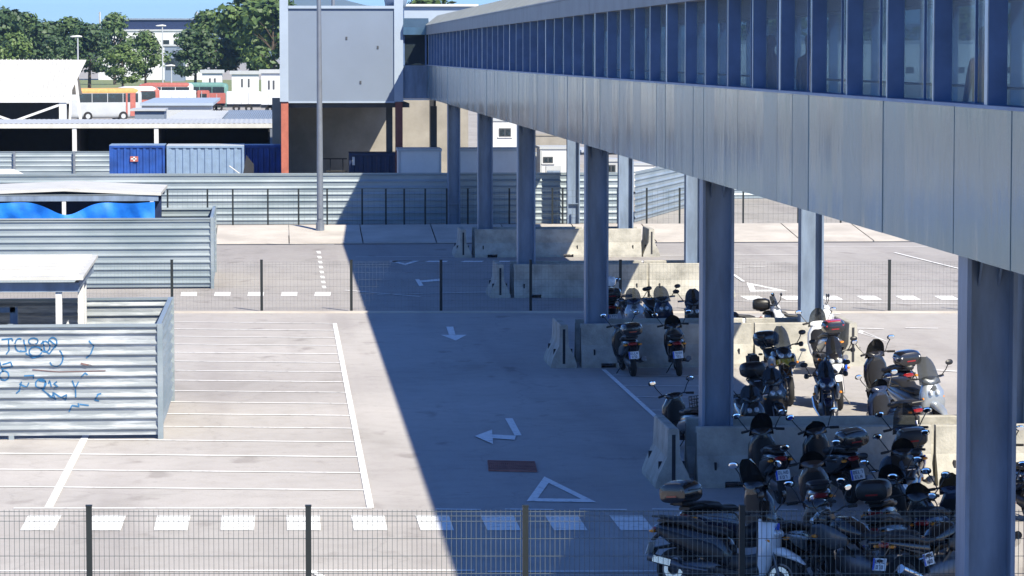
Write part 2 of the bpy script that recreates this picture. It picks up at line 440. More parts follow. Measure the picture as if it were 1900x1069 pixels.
pm = MB(); pm.add([(p.x, p.y, .011) for p in (c0, c1, c2, c3)], [(0, 1, 2, 3)]); pm.build('channel', M['grate'], dr)

# ------------------------------------------------------------------ footbridge
XL, XR = 6.98, 12.85
ZB, ZS, ZW, ZE, ZT = 5.13, 6.66, 8.09, 8.55, 8.97
YS, YE = 8.0, 152.1
fb = empty('footbridge', (XL, YS, 0), 0, 'long enclosed footbridge with aluminium cladding and blue window fins on steel columns', 'footbridge')
fb.location = (0, 0, 0)
Y = YS; i = 0
while Y < YE:
    L_ = 1.32
    y1 = min(Y + L_, YE)
    mb = MB(); o = RNG.uniform(-.006, .006)
    mb.bb(XL + o, XL + .06, Y + .003, y1 - .003, ZB, ZS)
    mb.build('cladding_panel', M['alu'] if RNG.random() < .6 else M['alu_b'], fb)
    Y = y1; i += 1
mb = MB(); mb.bb(XR - .06, XR, YS, YE, ZB, 5.74); mb.build('cladding_panel', M['alu'], fb)
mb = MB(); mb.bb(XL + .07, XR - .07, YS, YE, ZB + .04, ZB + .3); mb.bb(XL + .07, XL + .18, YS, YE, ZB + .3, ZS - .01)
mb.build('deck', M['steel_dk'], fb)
mb = MB(); mb.bb(XL + .18, XR - .18, YS, YE, 5.62, 5.70); mb.build('floor', M['floor'], fb)
mb = MB(); mb.bb(XL + .3, XR - .3, YS, YE, ZW + .02, ZW + .1); mb.build('ceiling', M['ceil'], fb)
for X, s in ((XL, 1), (XR, -1)):
    zs_ = ZS if s > 0 else 5.74
    mb = MB(); mb.bb(X - .03 * s, X + .26 * s, YS, YE, zs_, zs_ + .035); mb.build('sill', M['mullion'], fb)
    prof = [(X - .04 * s, ZW), (X - .04 * s, ZE - .06), (X + .9 * s, ZE - .06), (X + .9 * s, ZW)]
    prof2 = [(X - .05 * s, ZE - .055), (X - .05 * s, ZE - .02), (X + .50 * s, ZT), (X + .9 * s, ZT), (X + .9 * s, ZE - .055)]
    for k in range(18):
        ya = YS + (YE - YS) * k / 18; yb = YS + (YE - YS) * (k + 1) / 18
        mb = MB(); mb.prism(prof, ya + .01, yb - .01, axis='y'); mb.build('roof_fascia', M['roofmetal'], fb)
        mb = MB(); mb.prism(prof2, ya + .004, yb - .004, axis='y')
        for q in range(12):
            yq = ya + (yb - ya) * (q + .5) / 12; mb.bar((X - .05 * s, yq, ZE - .005), (X + .5 * s, yq, ZT + .015), .03, .03)
        mb.build('roof_edge', M['roofmetal'], fb)
mb = MB(); mb.bb(XL + .9, XR - .9, YS, YE, ZT - .06, ZT - .02); mb.build('roof', M['alu_b'], fb)
MOD = 2.64; k0 = 52.66
k = 16
while k0 - k * MOD < YS + .5: k -= 1
Yk = k0 - k * MOD; n = 0
mulls = []
while Yk < YE - .3:
    big = (n % 5 == 3)
    w = .13 if big else .045
    for X, s in ((XL, 1), (XR, -1)):
        zs_ = ZS if s > 0 else 5.74
        root = MB(); root.bb(X + .012 * s, X + .20 * s, Yk, Yk + w, zs_ + .035, ZW); mo = root.build('mullion', M['mullion'], fb)
        mb = MB(); mb.bb(X, X + .012 * s, Yk - .003, Yk + w + .003, zs_ + .035, ZW); mb.build('skylit_strip', M['mull_edge'], mo)
    # half module: slimmer fin
    ym = Yk + MOD / 2
    for X, s in ((XL, 1),):
        mb = MB(); mb.bb(X + .165 * s, X + .195 * s, ym, ym + .02, ZS + .035, ZW); mb.build('fin', M['mullion'], fb)
    for X, s in ((XL, 1), (XR, -1)):
        mb = MB(); mb.bb(X + .20 * s, X + .215 * s, Yk + w, Yk + MOD, (ZS if s > 0 else 5.74) + .035, ZW)
        mb.build('window_pane', M['glass'], fb)
    mulls.append(Yk)
    Yk += MOD; n += 1
# handrail inside and the closed end joint
mb = MB()
mb.tube([(XL + .45, YS, 6.62), (XL + .45, YE, 6.62)], .03, 6); mb.tube([(XR - .45, YS, 6.62), (XR - .45, YE, 6.62)], .03, 6)
mb.build('handrail', M['chrome'], fb)
mb = MB(); mb.bb(5.87, XR, YE, YE + .1, ZB - .02, ZS); mb.bb(5.87, 5.97, YE + .1, YE + 5, ZB - .02, ZS); mb.bb(5.87, XR, YE + .1, YE + 5.5, ZB + .02, ZB + .2); mb.build('cladding_panel', M['steel'], fb)
mb = MB(); mb.bb(5.92, XL + .3, YE, YE + .03, ZS, ZW); mb.build('window_pane', M['glass_dk'], fb)
mb = MB(); mb.bb(5.87, 5.95, YE - .04, YE, ZS, ZW); mb.bb(6.9, 6.98, YE - .04, YE, ZS, ZW); mb.bb(5.87, XR, YE + .1, YE + .2, ZS, ZW); mb.build('mullion', M['mullion'], fb)
mb = MB()
mb.prism([(YE - .4, ZW), (YE - .4, ZW + .35), (YE + .3, ZT - .1), (YE + 5.5, ZT - .1), (YE + 5.5, ZW)], 5.87, XL + .1, axis='x'); mb.build('roof_fascia', M['alu_b'], fb)
mb = MB(); mb.bb(5.8, 8.3, YE - .15, YE + .4, ZB - .10, ZB - .03); mb.build('ledge', M['white'], fb)
# columns : H sections with cap stiffeners
CY = [12.9, 33.1, 53.95, 74.6, 95.9, 115.0, 135.6]
for yc in CY:
    for x0 in (7.09, 12.12):
        x1 = x0 + .53
        mb = MB()
        mb.bb(x0, x0 + .045, yc - .23, yc + .23, 0, ZB)
        mb.bb(x1 - .045, x1, yc - .23, yc + .23, 0, ZB)
        mb.bb(x0 + .045, x1 - .045, yc - .03, yc + .03, 0, ZB)
        c = mb.build('column', M['steel'], fb)
        mb = MB(); mb.bb(x0 - .08, x1 + .08, yc - .32, yc + .32, 0, .03); mb.build('base_plate', M['steel'], c)
        for t in (.3, .68):
            mb = MB(); mb.prism([(yc - .21, ZB), (yc - .03, ZB), (yc - .03, ZB - .34)], x0 + .55 * t - .012, x0 + .55 * t + .012); mb.build('stiffener', M['steel'], c)
        mb = MB(); mb.bb(x0 + .035, x1 - .035, yc - .2, yc - .07, .9, .93); mb.build('plate', M['steel'], c)
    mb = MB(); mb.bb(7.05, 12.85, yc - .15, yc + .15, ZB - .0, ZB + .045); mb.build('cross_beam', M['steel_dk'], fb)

# ------------------------------------------------------------------ concrete barriers
def barrier_profile(h=1.0, b=.30, t=.09):
    return [(-b, 0), (-b, .08), (-b + .055, .24), (-t - .02, .52), (-t, h - .02), (-t + .02, h), (t - .02, h), (t, h - .02), (t + .02, .52), (b - .055, .24), (b, .08), (b, 0)]
def barrier(x, y, L, rz, label, hh=1.0, extra=False):
    root = empty('concrete_barrier', (x, y, 0), rz, label, 'barrier', 'concrete barriers round the footbridge columns')
    mb = MB(); pr = barrier_profile(hh)
    # body with drainage slots left open at the foot : built in stretches
    cuts = [(0.0, .45, 0), (.45, .80, 1), (.80, L - .80, 0), (L - .80, L - .45, 1), (L - .45, L, 0)] if L > 2.2 else [(0, L, 0)]
    for a, b, s in cuts:
        if b <= a: continue
        if s: pp = [(u, max(z, .11)) for u, z in pr if z > .05 or abs(u) > .2]
        else: pp = pr
        seen = []; q = []
        for u in pp:
            if u not in seen: seen.append(u); q.append(u)
        mb.prism(q, a + .0, b, axis='x')
    body = mb.build('body', M['barrier'], root)
    for px_ in (.3, L - .3):
        mb = MB(); mb.box((px_, -.19, .34), (.035, .06, .16)); mb.build('lifting_slot', M['dark'], root)
        mb = MB(); mb.box((px_, .19, .34), (.035, .06, .16)); mb.build('lifting_slot', M['dark'], root)
    mb = MB()
    mb.bb(-.004, .004, -.03, .03, .1, hh - .1)
    mb.build('end_groove', M['dark'], root)
    return root
rows = [(52.95, 'nearest', 55.0), (73.6, 'second', 75.6), (94.9, 'third', 96.6), (114.0, 'farthest', 115.6)]
for (yy, nm, yc) in rows:
    yb = yy + .30; y2 = yy + 1.68
    barrier(6.93, yb, 3.95, 0, f'long beige concrete barrier in front of the {nm} of the four barrier rows, left piece')
    barrier(10.96, yb, 1.9 if yy < 110 else 1.9, 0, f'short concrete barrier in front of the {nm} of the four barrier rows, right piece')
    barrier(6.93, y2, 3.95, 0, f'long concrete barrier at the back of the {nm} barrier row, mostly hidden')
    barrier(10.96, y2, 1.9, 0, f'short concrete barrier at the back of the {nm} barrier row, right end')
    barrier(6.52, yy + .02, 2.05, PI / 2, f'concrete barrier turned end on, its flared foot on the lane side of the {nm} row')
    barrier(13.22, yy + .02, 2.05, PI / 2, f'concrete barrier turned end on at the right end of the {nm} row')
yy = 33.0
barrier(6.93, yy + .1, 3.95, 0, 'long concrete barrier at the foot of the nearest column, behind the parked bikes')
# ------------------------------------------------------------------ corrugated sheets
def rib(u):
    if u < .50: return 0.0
    if u < .57: return (u - .50) / .07
    if u < .66: return 1.0
    return max(0.0, 1 - (u - .66) / .28)
def corr_profile(z0, z1, pitch, depth):
    us = (0, .50, .57, .66, .94)
    pts = []; n = int(math.ceil((z1 - z0) / pitch))
    for i in range(n):
        for u in us:
            z = z0 + (i + u) * pitch
            if z < z1: pts.append((z, rib(u) * depth))
    pts.append((z1, 0)); return pts
def corr_panel(name, a, b, z0, z1, m, parent, pitch=.2, depth=.05, seg=6, wob=.006, zs=None, side=-1):
    """sheet with horizontal ribs from a to b (xy); ribs stand out on the side `side` of the direction a->b"""
    a = Vector((a[0], a[1], 0)); b = Vector((b[0], b[1], 0)); d = (b - a).normalized(); nrm = Vector((d.y, -d.x, 0)) * (1 if side < 0 else -1)
    pr = corr_profile(z0, z1, pitch, depth); vs = []; fs = []; th = .003
    for i in range(seg + 1):
        p = a.lerp(b, i / seg); w = RNG.uniform(-wob, wob) if 0 < i < seg else 0
        for z, o in pr: vs.append(p + nrm * (o + w) + Vector((0, 0, z)))
    n = len(pr)
    for i in range(seg):
        for j in range(n - 1): fs.append((i*n+j, (i+1)*n+j, (i+1)*n+j+1, i*n+j+1))
    m0 = len(vs)
    vs += [v - nrm * th for v in vs]
    fs += [tuple(reversed([k + m0 for k in f])) for f in fs[:]]
    mb = MB(); mb.add(vs, fs)
    # frame along the top and the two ends
    o = mb.build(name, m, parent)
    return o
def corr_wall(root, a, b, z0, z1, m, panel=2.5, **kw):
    a = Vector((a[0], a[1])); b = Vector((b[0], b[1])); L = (b - a).length; n = max(1, round(L / panel))
    for i in range(n):
        corr_panel('sheet_panel', a.lerp(b, i / n), a.lerp(b, (i + 1) / n), z0, z1, m, root, seg=3, **kw)
def rail(root, name, pts, w, h, m):
    mb = MB()
    for p, q in zip(pts[:-1], pts[1:]): mb.bar(p, q, w, h)
    return mb.build(name, m, root)

# near enclosure with graffiti
YA0, YA1, XA = 60.6, 67.2, -2.24
ea = empty('sheet_metal_enclosure', (XA, YA0, 0), 0, 'nearest ribbed sheet metal enclosure with blue graffiti on its scuffed front', 'fence')
ea.location = (0, 0, 0)
corr_wall(ea, (-9.5, YA0), (XA, YA0), .08, 2.12, M['galv_old'], side=-1, pitch=.2)
corr_wall(ea, (XA, YA0), (XA - .0, YA1), .08, 2.12, M['galv'], side=-1)
corr_wall(ea, (XA - .0, YA1), (-9.5, YA1 - .3), .08, 2.12, M['galv_old'], side=1)
for (x, y) in ((XA + .02, YA0 - .02), (XA + .02, YA1), (-5.0, YA0 + .05), (-7.4, YA0 + .05)):
    mb = MB(); mb.bb(x - .05, x + .05, y - .05, y + .05, 0, 2.17); mb.build('post', M['galv'], ea)
rail(ea, 'top_rail', [(-9.5, YA0 - .02, 2.14), (XA - .04, YA0 - .02, 2.14)], .09, .05, M['galv'])
rail(ea, 'top_rail', [(XA, YA0 + .06, 2.14), (XA - .0, YA1 - .07, 2.14)], .09, .05, M['galv'])
rail(ea, 'top_rail', [(XA + .05, YA1, 2.14), (-9.5, YA1 - .3, 2.14)], .07, .05, M['galv'])
# graffiti strokes follow the ribs
def stroke(mb, pts, w):
    P3 = [P(x, y, YA0) for x, y in pts]
    fine = []
    for p, q in zip(P3[:-1], P3[1:]):
        n = max(2, int((q - p).length / .02))
        for i in range(n): fine.append(p.lerp(q, i / n))
    fine.append(P3[-1])
    vs = []; fs = []
    def off(z):
        u = ((z - .08) / .2) % 1.0
        return rib(u) * .05
    for i, p in enumerate(fine):
        d = fine[min(i + 1, len(fine) - 1)] - fine[max(i - 1, 0)]; d.y = 0; d.normalize(); nn = Vector((-d.z, 0, d.x)) * w / 2
        for s in (-1, 1):
            q = p + nn * s; vs.append((q.x, YA0 - off(q.z) - .012, q.z))
    for i in range(len(fine) - 1): fs.append((2*i, 2*i+1, 2*i+3, 2*i+2))
    mb.add(vs, fs)
def curve(cx, cy, rx, ry, a0, a1, n=9): return [(cx + rx * math.cos(R(a0 + (a1 - a0) * i / n)), cy + ry * math.sin(R(a0 + (a1 - a0) * i / n))) for i in range(n + 1)]
mb = MB()
S = [[(3, 630), (22, 628), (24, 633)], [(16, 630), (17, 650), (12, 657)], curve(36, 640, 8, 12, 60, 300), [(44, 630), (49, 652), (36, 652)], curve(62, 633, 9, 6, 0, 360), curve(66, 652, 12, 9, 10, 350),
     [(48, 655), (60, 664), (82, 660)], curve(84, 643, 9, 10, -150, 150), [(80, 632), (83, 652)], [(90, 630), (104, 640), (92, 656), (82, 650)], curve(104, 664, 13, 16, -60, 150), curve(98, 636, 8, 10, 180, 420),
     [(165, 632), (174, 642), (168, 658), (160, 664)], [(5, 676), (20, 672), (24, 680), (6, 684)], curve(8, 697, 9, 9, 0, 360), [(0, 672), (6, 690)], [(45, 697), (63, 696), (62, 703)], [(40, 708), (36, 725), (30, 730)],
     [(36, 712), (50, 718), (54, 710)], curve(76, 712, 10, 9, 0, 360), [(72, 706), (84, 708), (82, 722), (70, 718)], [(90, 712), (92, 706), (96, 718)], [(106, 708), (100, 712), (108, 717), (100, 720)],
     [(134, 706), (140, 720), (146, 708)], [(150, 700), (158, 692), (163, 695)], [(88, 730), (104, 742), (98, 728), (122, 742), (124, 732), (112, 738)], [(78, 722), (96, 738), (100, 728)], [(140, 722), (141, 738)],
     [(128, 764), (134, 752), (147, 754), (145, 748)], [(148, 750), (165, 752)], [(180, 732), (188, 730)], [(182, 732), (176, 742), (184, 744)]]
for s in S: stroke(mb, s, .026)
mb.build('graffiti', M['graffiti'], ea)
mb = MB(); stroke(mb, [(60, 686), (110, 690), (196, 688)], .018); stroke(mb, [(150, 674), (170, 678)], .03); mb.build('graffiti', M['graffiti_red'], ea)

# second enclosure
YB0, YB1, XB = 99.5, 107.0, -2.05
eb = empty('sheet_metal_enclosure', (0, 0, 0), 0, 'farther ribbed sheet metal enclosure in clean pale galvanised sheet round the blue tarpaulin', 'fence')
corr_wall(eb, (-14, YB0), (XB, YB0), .06, 2.14, M['galv'], side=-1, pitch=.21)
corr_wall(eb, (XB, YB0), (XB - .06, YB1), .06, 2.14, M['galv'], side=-1, pitch=.21)
corr_wall(eb, (XB - .06, YB1), (-14, YB1), .06, 2.14, M['galv'], side=1, pitch=.21)
for (x, y) in ((XB + .02, YB0 - .02), (XB - .04, YB1)):
    mb = MB(); mb.bb(x - .05, x + .05, y - .05, y + .05, 0, 2.2); mb.build('post', M['galv'], eb)
rail(eb, 'top_rail', [(-14, YB0 - .02, 2.16), (XB - .04, YB0 - .02, 2.16)], .09, .05, M['galv'])
rail(eb, 'top_rail', [(XB, YB0 + .06, 2.16), (XB - .06, YB1 - .07, 2.16)], .09, .05, M['galv'])

# shelters inside the enclosures
def ribbed_roof(root, x0, x1, y0, y1, z0, z1, m, n=8, name='roof'):
    mb = MB()   # z0 at near edge, z1 at far edge
    vs = [(x0, y0, z0), (x1, y0, z0), (x1, y1, z1), (x0, y1, z1)]; lo = [(a, b, c - .06) for a, b, c in vs]
    mb.add(vs + lo, [(0,1,2,3), (7,6,5,4), (0,4,5,1), (1,5,6,2), (2,6,7,3), (3,7,4,0)])
    for i in range(n):
        t = (i + .5) / n; y = y0 + (y1 - y0) * t; z = z0 + (z1 - z0) * t
        mb.bb(x0, x1 - .1, y - .05, y + .05, z, z + .04)
    return mb.build(name, m, root)
sa = empty('shelter', (0, 0, 0), 0, 'small flat roofed shelter with white ribbed roof inside the graffiti enclosure', 'shelter')
ribbed_roof(sa, -9.0, -3.72, 61.9, 67.1, 2.96, 3.06, M['white_roof'], 7)
for a_ in ((-9, -3.8, 62.1, 62.2, 2.66, 2.84), (-9, -3.8, 66.8, 66.9, 2.7, 2.88), (-3.9, -3.82, 62.2, 66.8, 2.7, 2.84)):
    mb = MB(); mb.bb(*a_); mb.build('beam', M['steel'], sa)
for x, y in ((-4.2, 62.2), (-4.0, 66.7), (-8.2, 62.2), (-8.2, 66.8), (-3.9, 64.2)):
    mb = MB(); mb.bb(x - .06, x + .06, y - .06, y + .06, 0, 2.68); mb.build('post', M['white'], sa)
mb = MB(); mb.bb(-5.2, -5.05, 63, 63.1, 0, 2.3); mb.bb(-6.3, -5.1, 63, 63.08, 2.2, 2.3); mb.build('bracket', M['steel'], sa)
t_ = empty('machine_cabinet', (-5.95, 64.6, 0), 0, 'dark brown cabinet standing under the near shelter roof', 'cabinet')
mb = MB(); mb.bb(-.55, .3, -.5, .5, .1, 2.55); mb.build('body', M['p_brown'], t_, bevel=.03)
mb = MB(); mb.bb(-.5, .25, -.45, .45, 0, .1); mb.build('plinth', M['dark'], t_)
sb = empty('shelter', (0, 0, 0), 0, 'low gabled shelter with white roof panels above a blue tarpaulin', 'shelter')
mb = MB()
xr_, xe, xf_ = -6.6, -3.62, -10.4
for (xa, xb_, za, zb_) in ((xr_, xe, 3.06, 2.92), (xf_, xr_, 2.92, 3.06)):
    vs = [(xa, 100.45, za), (xb_, 100.45, zb_), (xb_, 106.4, zb_), (xa, 106.4, za)]; lo = [(a, b, c - .09) for a, b, c in vs]
    mb.add(vs + lo, [(0,1,2,3), (7,6,5,4), (0,4,5,1), (1,5,6,2), (2,6,7,3), (3,7,4,0)])
mb.build('roof', M['white_roof'], sb)
mb = MB(); mb.bb(-10.2, -3.75, 104.6, 104.66, 0, 2.66); mb.build('opening_shade_sheet', M['cont_navy'], sb)  # added sheet, navy so the opening under the roof looks shaded
for a_ in ((-10.3, -3.7, 100.5, 100.6, 2.66, 2.82), (-10.3, -3.7, 106.1, 106.2, 2.62, 2.8)):
    mb = MB(); mb.bb(*a_); mb.build('beam', M['steel'], sb)
for x, y in ((-3.9, 100.5), (-6.6, 100.5), (-9.5, 100.5), (-3.9, 106.1), (-9.5, 106.1)):
    mb = MB(); mb.bb(x - .06, x + .06, y - .06, y + .06, 0, 2.65); mb.build('post', M['white'], sb)
mb = MB(); nx, nz = 60, 12; vs = []; fs = []
for i in range(nx + 1):
    t = i / nx; x = -9.9 + t * 6.1
    top = 2.66 - .36 * math.exp(-((t - .56) / .11) ** 2) - .05 * math.sin(t * 9)**2
    for j in range(nz + 1):
        s = j / nz; z = top * (1 - s) + 1.2 * s
        vs.append((x, 100.12 + .04 * math.sin(x * 5 + z * 3) + .10 * math.sin(x * 2.1 - z * 4) * (1 - s) + .015 * math.sin(x * 13 + z * 7), z))
for i in range(nx):
    for j in range(nz):
        k_ = i * (nz + 1) + j; fs.append((k_, k_ + nz + 1, k_ + nz + 2, k_ + 1))
mb.add(vs, fs); tp = mb.build('tarpaulin', M['tarp'], None, smooth=True)
tag(tp, 'bright blue tarpaulin hanging in folds beneath the gabled shelter roof', 'tarpaulin')

# ------------------------------------------------------------------ long corrugated fence and its continuation to the right
YF = 137.0
fl = empty('sheet_metal_fence', (0, 0, 0), 0, 'long ribbed sheet metal fence running across behind the road to the footbridge', 'fence')
xf0 = P(-40, 400, YF).x; xf1 = P(1146, 400, YF).x
corr_wall(fl, (xf0, YF), (xf1, YF), .02, 2.12, M['galv'], side=-1, pitch=.27, depth=.05, panel=3.0)
rail(fl, 'top_rail', [(xf0, YF, 2.14), (xf1, YF, 2.14)], .08, .06, M['galv'])
fr = empty('sheet_metal_fence', (0, 0, 0), 0, 'ribbed sheet metal fence seen obliquely right of the footbridge columns, running away', 'fence')
q0 = G(1177, 413); q1 = (q0.x + 6.5, q0.y + 22)
corr_wall(fr, (q0.x, q0.y), q1, .02, 2.12, M['galv'], side=-1, pitch=.27, depth=.05, panel=3.0)
rail(fr, 'top_rail', [(q0.x, q0.y, 2.14), (*q1, 2.14)], .08, .06, M['galv'])
fr2 = empty('sheet_metal_fence', (0, 0, 0), 0, 'distant stretch of sheet metal fence low in the gap right of the second column', 'fence')
corr_wall(fr2, (q1[0], q1[1]), (q1[0] + 26, q1[1] + 4), .02, 2.0, M['galv'], side=-1, pitch=.27, depth=.05, panel=3.0)

# ------------------------------------------------------------------ mesh fences
def mesh_fence(root, xs, y0, slope, h, pitch, wr, rows, post_w=.06, zbase=0.0, hz=.035):
    def yy_(x): return y0 + slope * x
    posts = []
    for x in xs:
        mb = MB(); mb.bb(x - post_w / 2, x + post_w / 2, yy_(x) - post_w / 2, yy_(x) + post_w / 2, 0, h + .04); mb.bb(x - post_w/2 - .004, x + post_w/2 + .004, yy_(x) - post_w/2 - .004, yy_(x) + post_w/2 + .004, h + .04, h + .055)
        p_ = mb.build('post', M['post'], root)
    for xa, xb_ in zip(xs[:-1], xs[1:]):
        mb = MB(); L = xb_ - xa; n = int(L / pitch)
        for i in range(1, n):
            x = xa + L * i / n
            mb.bb(x - wr / 2, x + wr / 2, yy_(x) - wr / 2, yy_(x) + wr / 2, .04, h)
        for z in rows:
            mb.bar((xa, yy_(xa) - .006, z), (xb_, yy_(xb_) - .006, z), wr * 1.2)
        mb.build('mesh_panel', M['wire'], root)
nf = empty('mesh_fence', (0, 0, 0), 0, 'welded wire mesh fence on dark green posts, closest to the viewer', 'fence')
YN = 36.6; sl_n = -math.tan(YAW)
def xn(px):
    d = ray(px, 948); t = YN / (d.y - sl_n * d.x); return d.x * t
px_ = [165, 572, 975, 1377]
xs = [xn(-242)] + [xn(p) for p in px_] + [xn(1780), xn(2185)]
zt = H + ray(572, 946).z * (YN / (ray(572, 946).y - sl_n * ray(572, 946).x))
rows_n = [zt - .02, zt - .07, zt - .13, zt - .33, zt - .53, zt - .73, zt - .93, zt - 1.13, zt - 1.33, zt - 1.53, zt - 1.73, .1]
mesh_fence(nf, xs, YN, sl_n, zt, .0555, .0052, rows_n, .065)
ff = empty('mesh_fence', (0, 0, 0), 0, 'low wire mesh fence on thin dark posts along the far edge of the parking bays', 'fence')
YM = G(655, 578).y; 
def xm(px): 
    d = ray(px, 530); t = (YM) / (d.y - sl_n * d.x); return d.x * t
YM0 = G(655, 578); YM = YM0.y - sl_n * YM0.x
xs = [xm(319 + 166.4 * k) for k in range(-3, 12)]
mesh_fence(ff, xs, YM, sl_n, 1.40, .10, .0028, [.1, .3, .5, .7, .9, 1.1, 1.25, 1.32, 1.39], .075)
f3 = empty('mesh_fence', (0, 0, 0), 0, 'dark wire mesh fence with close posts standing in front of the long sheet metal fence', 'fence')
y3 = 134.5
xs = [P(p, 380, y3).x for p in (311, 385, 432, 497, 554, 607, 672, 716, 750, 789, 829, 868, 908, 945, 986, 1025, 1044, 1090, 1146, 1200, 1261, 1320, 1379, 1481, 1560, 1700)]
mesh_fence(f3, xs, y3, 0, 1.55, .2, .006, [.1, .5, .9, 1.25, 1.5], .07)

# ------------------------------------------------------------------ lamp post
lpB = Vector((P(594, 427, 126.2).x, 126.2, .28))
lp = empty('street_lamp', lpB, 0, 'tall slim grey lamp post standing on the pale concrete slope', 'street lamp')
mb = MB(); mb.tube([(0, 0, 0), (0, 0, 3.5), (-.02, 0, 12)], [.13, .115, .07], 12); mb.build('pole', M['pole'], lp, smooth=True)
mb = MB(); mb.tube([(0, 0, 0), (0, 0, .35), (0, 0, .37)], [.17, .16, .13], 12); mb.bb(-.06, .06, -.15, -.10, .5, .95); mb.build('base', M['pole'], lp)
mb = MB(); mb.tube([(-.02, 0, 12), (-.5, -.2, 12.3), (-1.6, -.6, 12.4)], .04, 8); a_ = mb.build('arm', M['pole'], lp)
mb = MB(); mb.loft([(-.35, 0, .05, .04), (-.2, 0, .13, .07), (.2, 0, .15, .07), (.4, 0, .05, .03)], 12); mb.xf(Matrix.Translation((-1.8, -.65, 12.4)) @ Matrix.Rotation(R(70), 4, 'Z')); mb.build('lamp_head', M['offwhite'], lp, smooth=True)
# ------------------------------------------------------------------ terminal building at the bridge's far end
bd = empty('pavilion_building', (0, 0, 0), 0, 'blue grey clad box building on red steel columns where the footbridge ends', 'building')
YB = 152.0
x0, x1 = P(519, 100, YB).x, P(748, 100, YB).x
z0, z1 = P(600, 188, YB).z, P(600, 16, YB).z
def bx(name, m, args, parent, bevel=0):
    o = None
    for a in args:
        mb = MB(); mb.bb(*a); q = mb.build(name, m, parent, bevel=bevel); o = o or q
    return o
bx('wall', M['bldg'], [(x0 + .3, x0 + 1.75, YB, YB + 18, z0, z1)], bd)
for k, (u0, u1) in enumerate(((.0, .5), (.5, 1.0))):
    a = x0 + 1.77 + (x1 - .4 - x0 - 1.77) * u0; b = x0 + 1.77 + (x1 - .4 - x0 - 1.77) * u1 - .0
    bx('wall', M['bldg'], [(a, b, YB, YB + 18, z0, z1)], bd)
bx('frame', M['bldg_frame'], [(x0, x0 + .40, YB - .08, YB + .4, z0 - .02, z1 + .9), (x1 - .42, x1, YB - .08, YB + .4, z0 - .02, z1 + .9)], bd)
bx('coping', M['bldg_frame'], [(x0 + .4, x1 - .42, YB - .1, YB + .3, z1, z1 + .13)], bd)
bx('trim', M['bldg_frame'], [(x0 + .4, x1 - .42, YB - .03, YB + .3, z0 - .08, z0)], bd)
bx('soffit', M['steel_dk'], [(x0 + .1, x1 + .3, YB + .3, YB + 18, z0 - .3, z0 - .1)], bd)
for xc, m in ((x0 + .22, 'rust'), (x1 - .2, 'pier')):
    mb = MB(); mb.bb(xc - .17, xc + .17, YB - .0, YB + .03, 0, z0 - .05); mb.bb(xc - .17, xc + .17, YB + .27, YB + .3, 0, z0 - .05); mb.bb(xc - .02, xc + .02, YB + .03, YB + .27, 0, z0 - .05)
    mb.bb(xc - .15, xc + .15, YB + .05, YB + .08, 0, z0 - .05)
    mb.build('column', M[m], bd)
bx('lower_wall', M['beige'], [(x0 - .4, 5.9, 170.2, 170.5, 0, 4.9)], bd)
bx('lower_wall', M['beige'], [(5.95, 7.95, 170.2, 170.5, 0, 4.9)], bd)
bx('lower_wall', M['beige'], [(8.3, 10.0, 170.2, 170.5, 0, 4.9)], bd)
bx('doorway', M['dark'], [(7.95, 8.3, 170.4, 170.6, 0, 4.9)], bd)
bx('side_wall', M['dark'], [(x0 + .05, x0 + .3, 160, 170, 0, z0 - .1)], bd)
for xq, yq in ((x1 - .55, 155), (x0 + .3, 168), (7.5, 156)): bx('column', M['steel_dk'], [(xq - .15, xq + .15, yq, yq + .3, 0, z0 - .3)], bd)
bx('upper_wall', M['bldg_frame'], [(P(750, 20, 174).x, P(884, 20, 174).x, 174, 190, 5.0, P(800, 12, 174).z)], bd)
bx('coping', M['white'], [(P(750, 20, 174).x - .1, P(884, 20, 174).x + .1, 173.8, 190.2, P(800, 12, 174).z, P(800, 12, 174).z + .12)], bd)
for (u, v) in ((643, 71), (669, 153), (701, 88)):
    q_ = P(u, v, YB); bx('fixing', M['steel_dk'], [(q_.x - .04, q_.x + .04, YB - .03, YB, q_.z - .07, q_.z + .07)], bd)
mb = MB(); mb.tube([(P(618, 20, 160).x, 160, z1), (P(618, 20, 160).x, 160, z1 + 5)], .09, 8); mb.build('roof_mast', M['pole'], bd)
mb = MB(); mb.loft([(153, z1 + .4, .1, .1), (153.4, z1 + .45, .5, .5), (156, z1 + .45, .5, .5), (156.4, z1 + .4, .1, .1)], 12); mb.xf(Matrix.Translation((P(735, 10, 154).x, 0, 0))); mb.build('roof_vent', M['steel'], bd, smooth=True)
# canopy bar over the recess, chairs and stored frames in the shade
def chair(x, y, rz, lab):
    c = empty('folding_chair', (x, y, 0), rz, lab, 'chair', 'chairs stored in the shade of the building')
    bx('seat', M['black'], [(-.22, .22, -.2, .2, .44, .47)], c)
    bx('backrest', M['black'], [(-.22, .22, .18, .21, .6, .95)], c)
    for sx in (-1, 1):
        for sy in (-1, 1):
            mb = MB(); mb.tube([(.2 * sx, .18 * sy, .44 if sy < 0 else .95), (.2 * sx, .2 * sy, 0)], .015, 6); mb.build('leg', M['steel'], c)

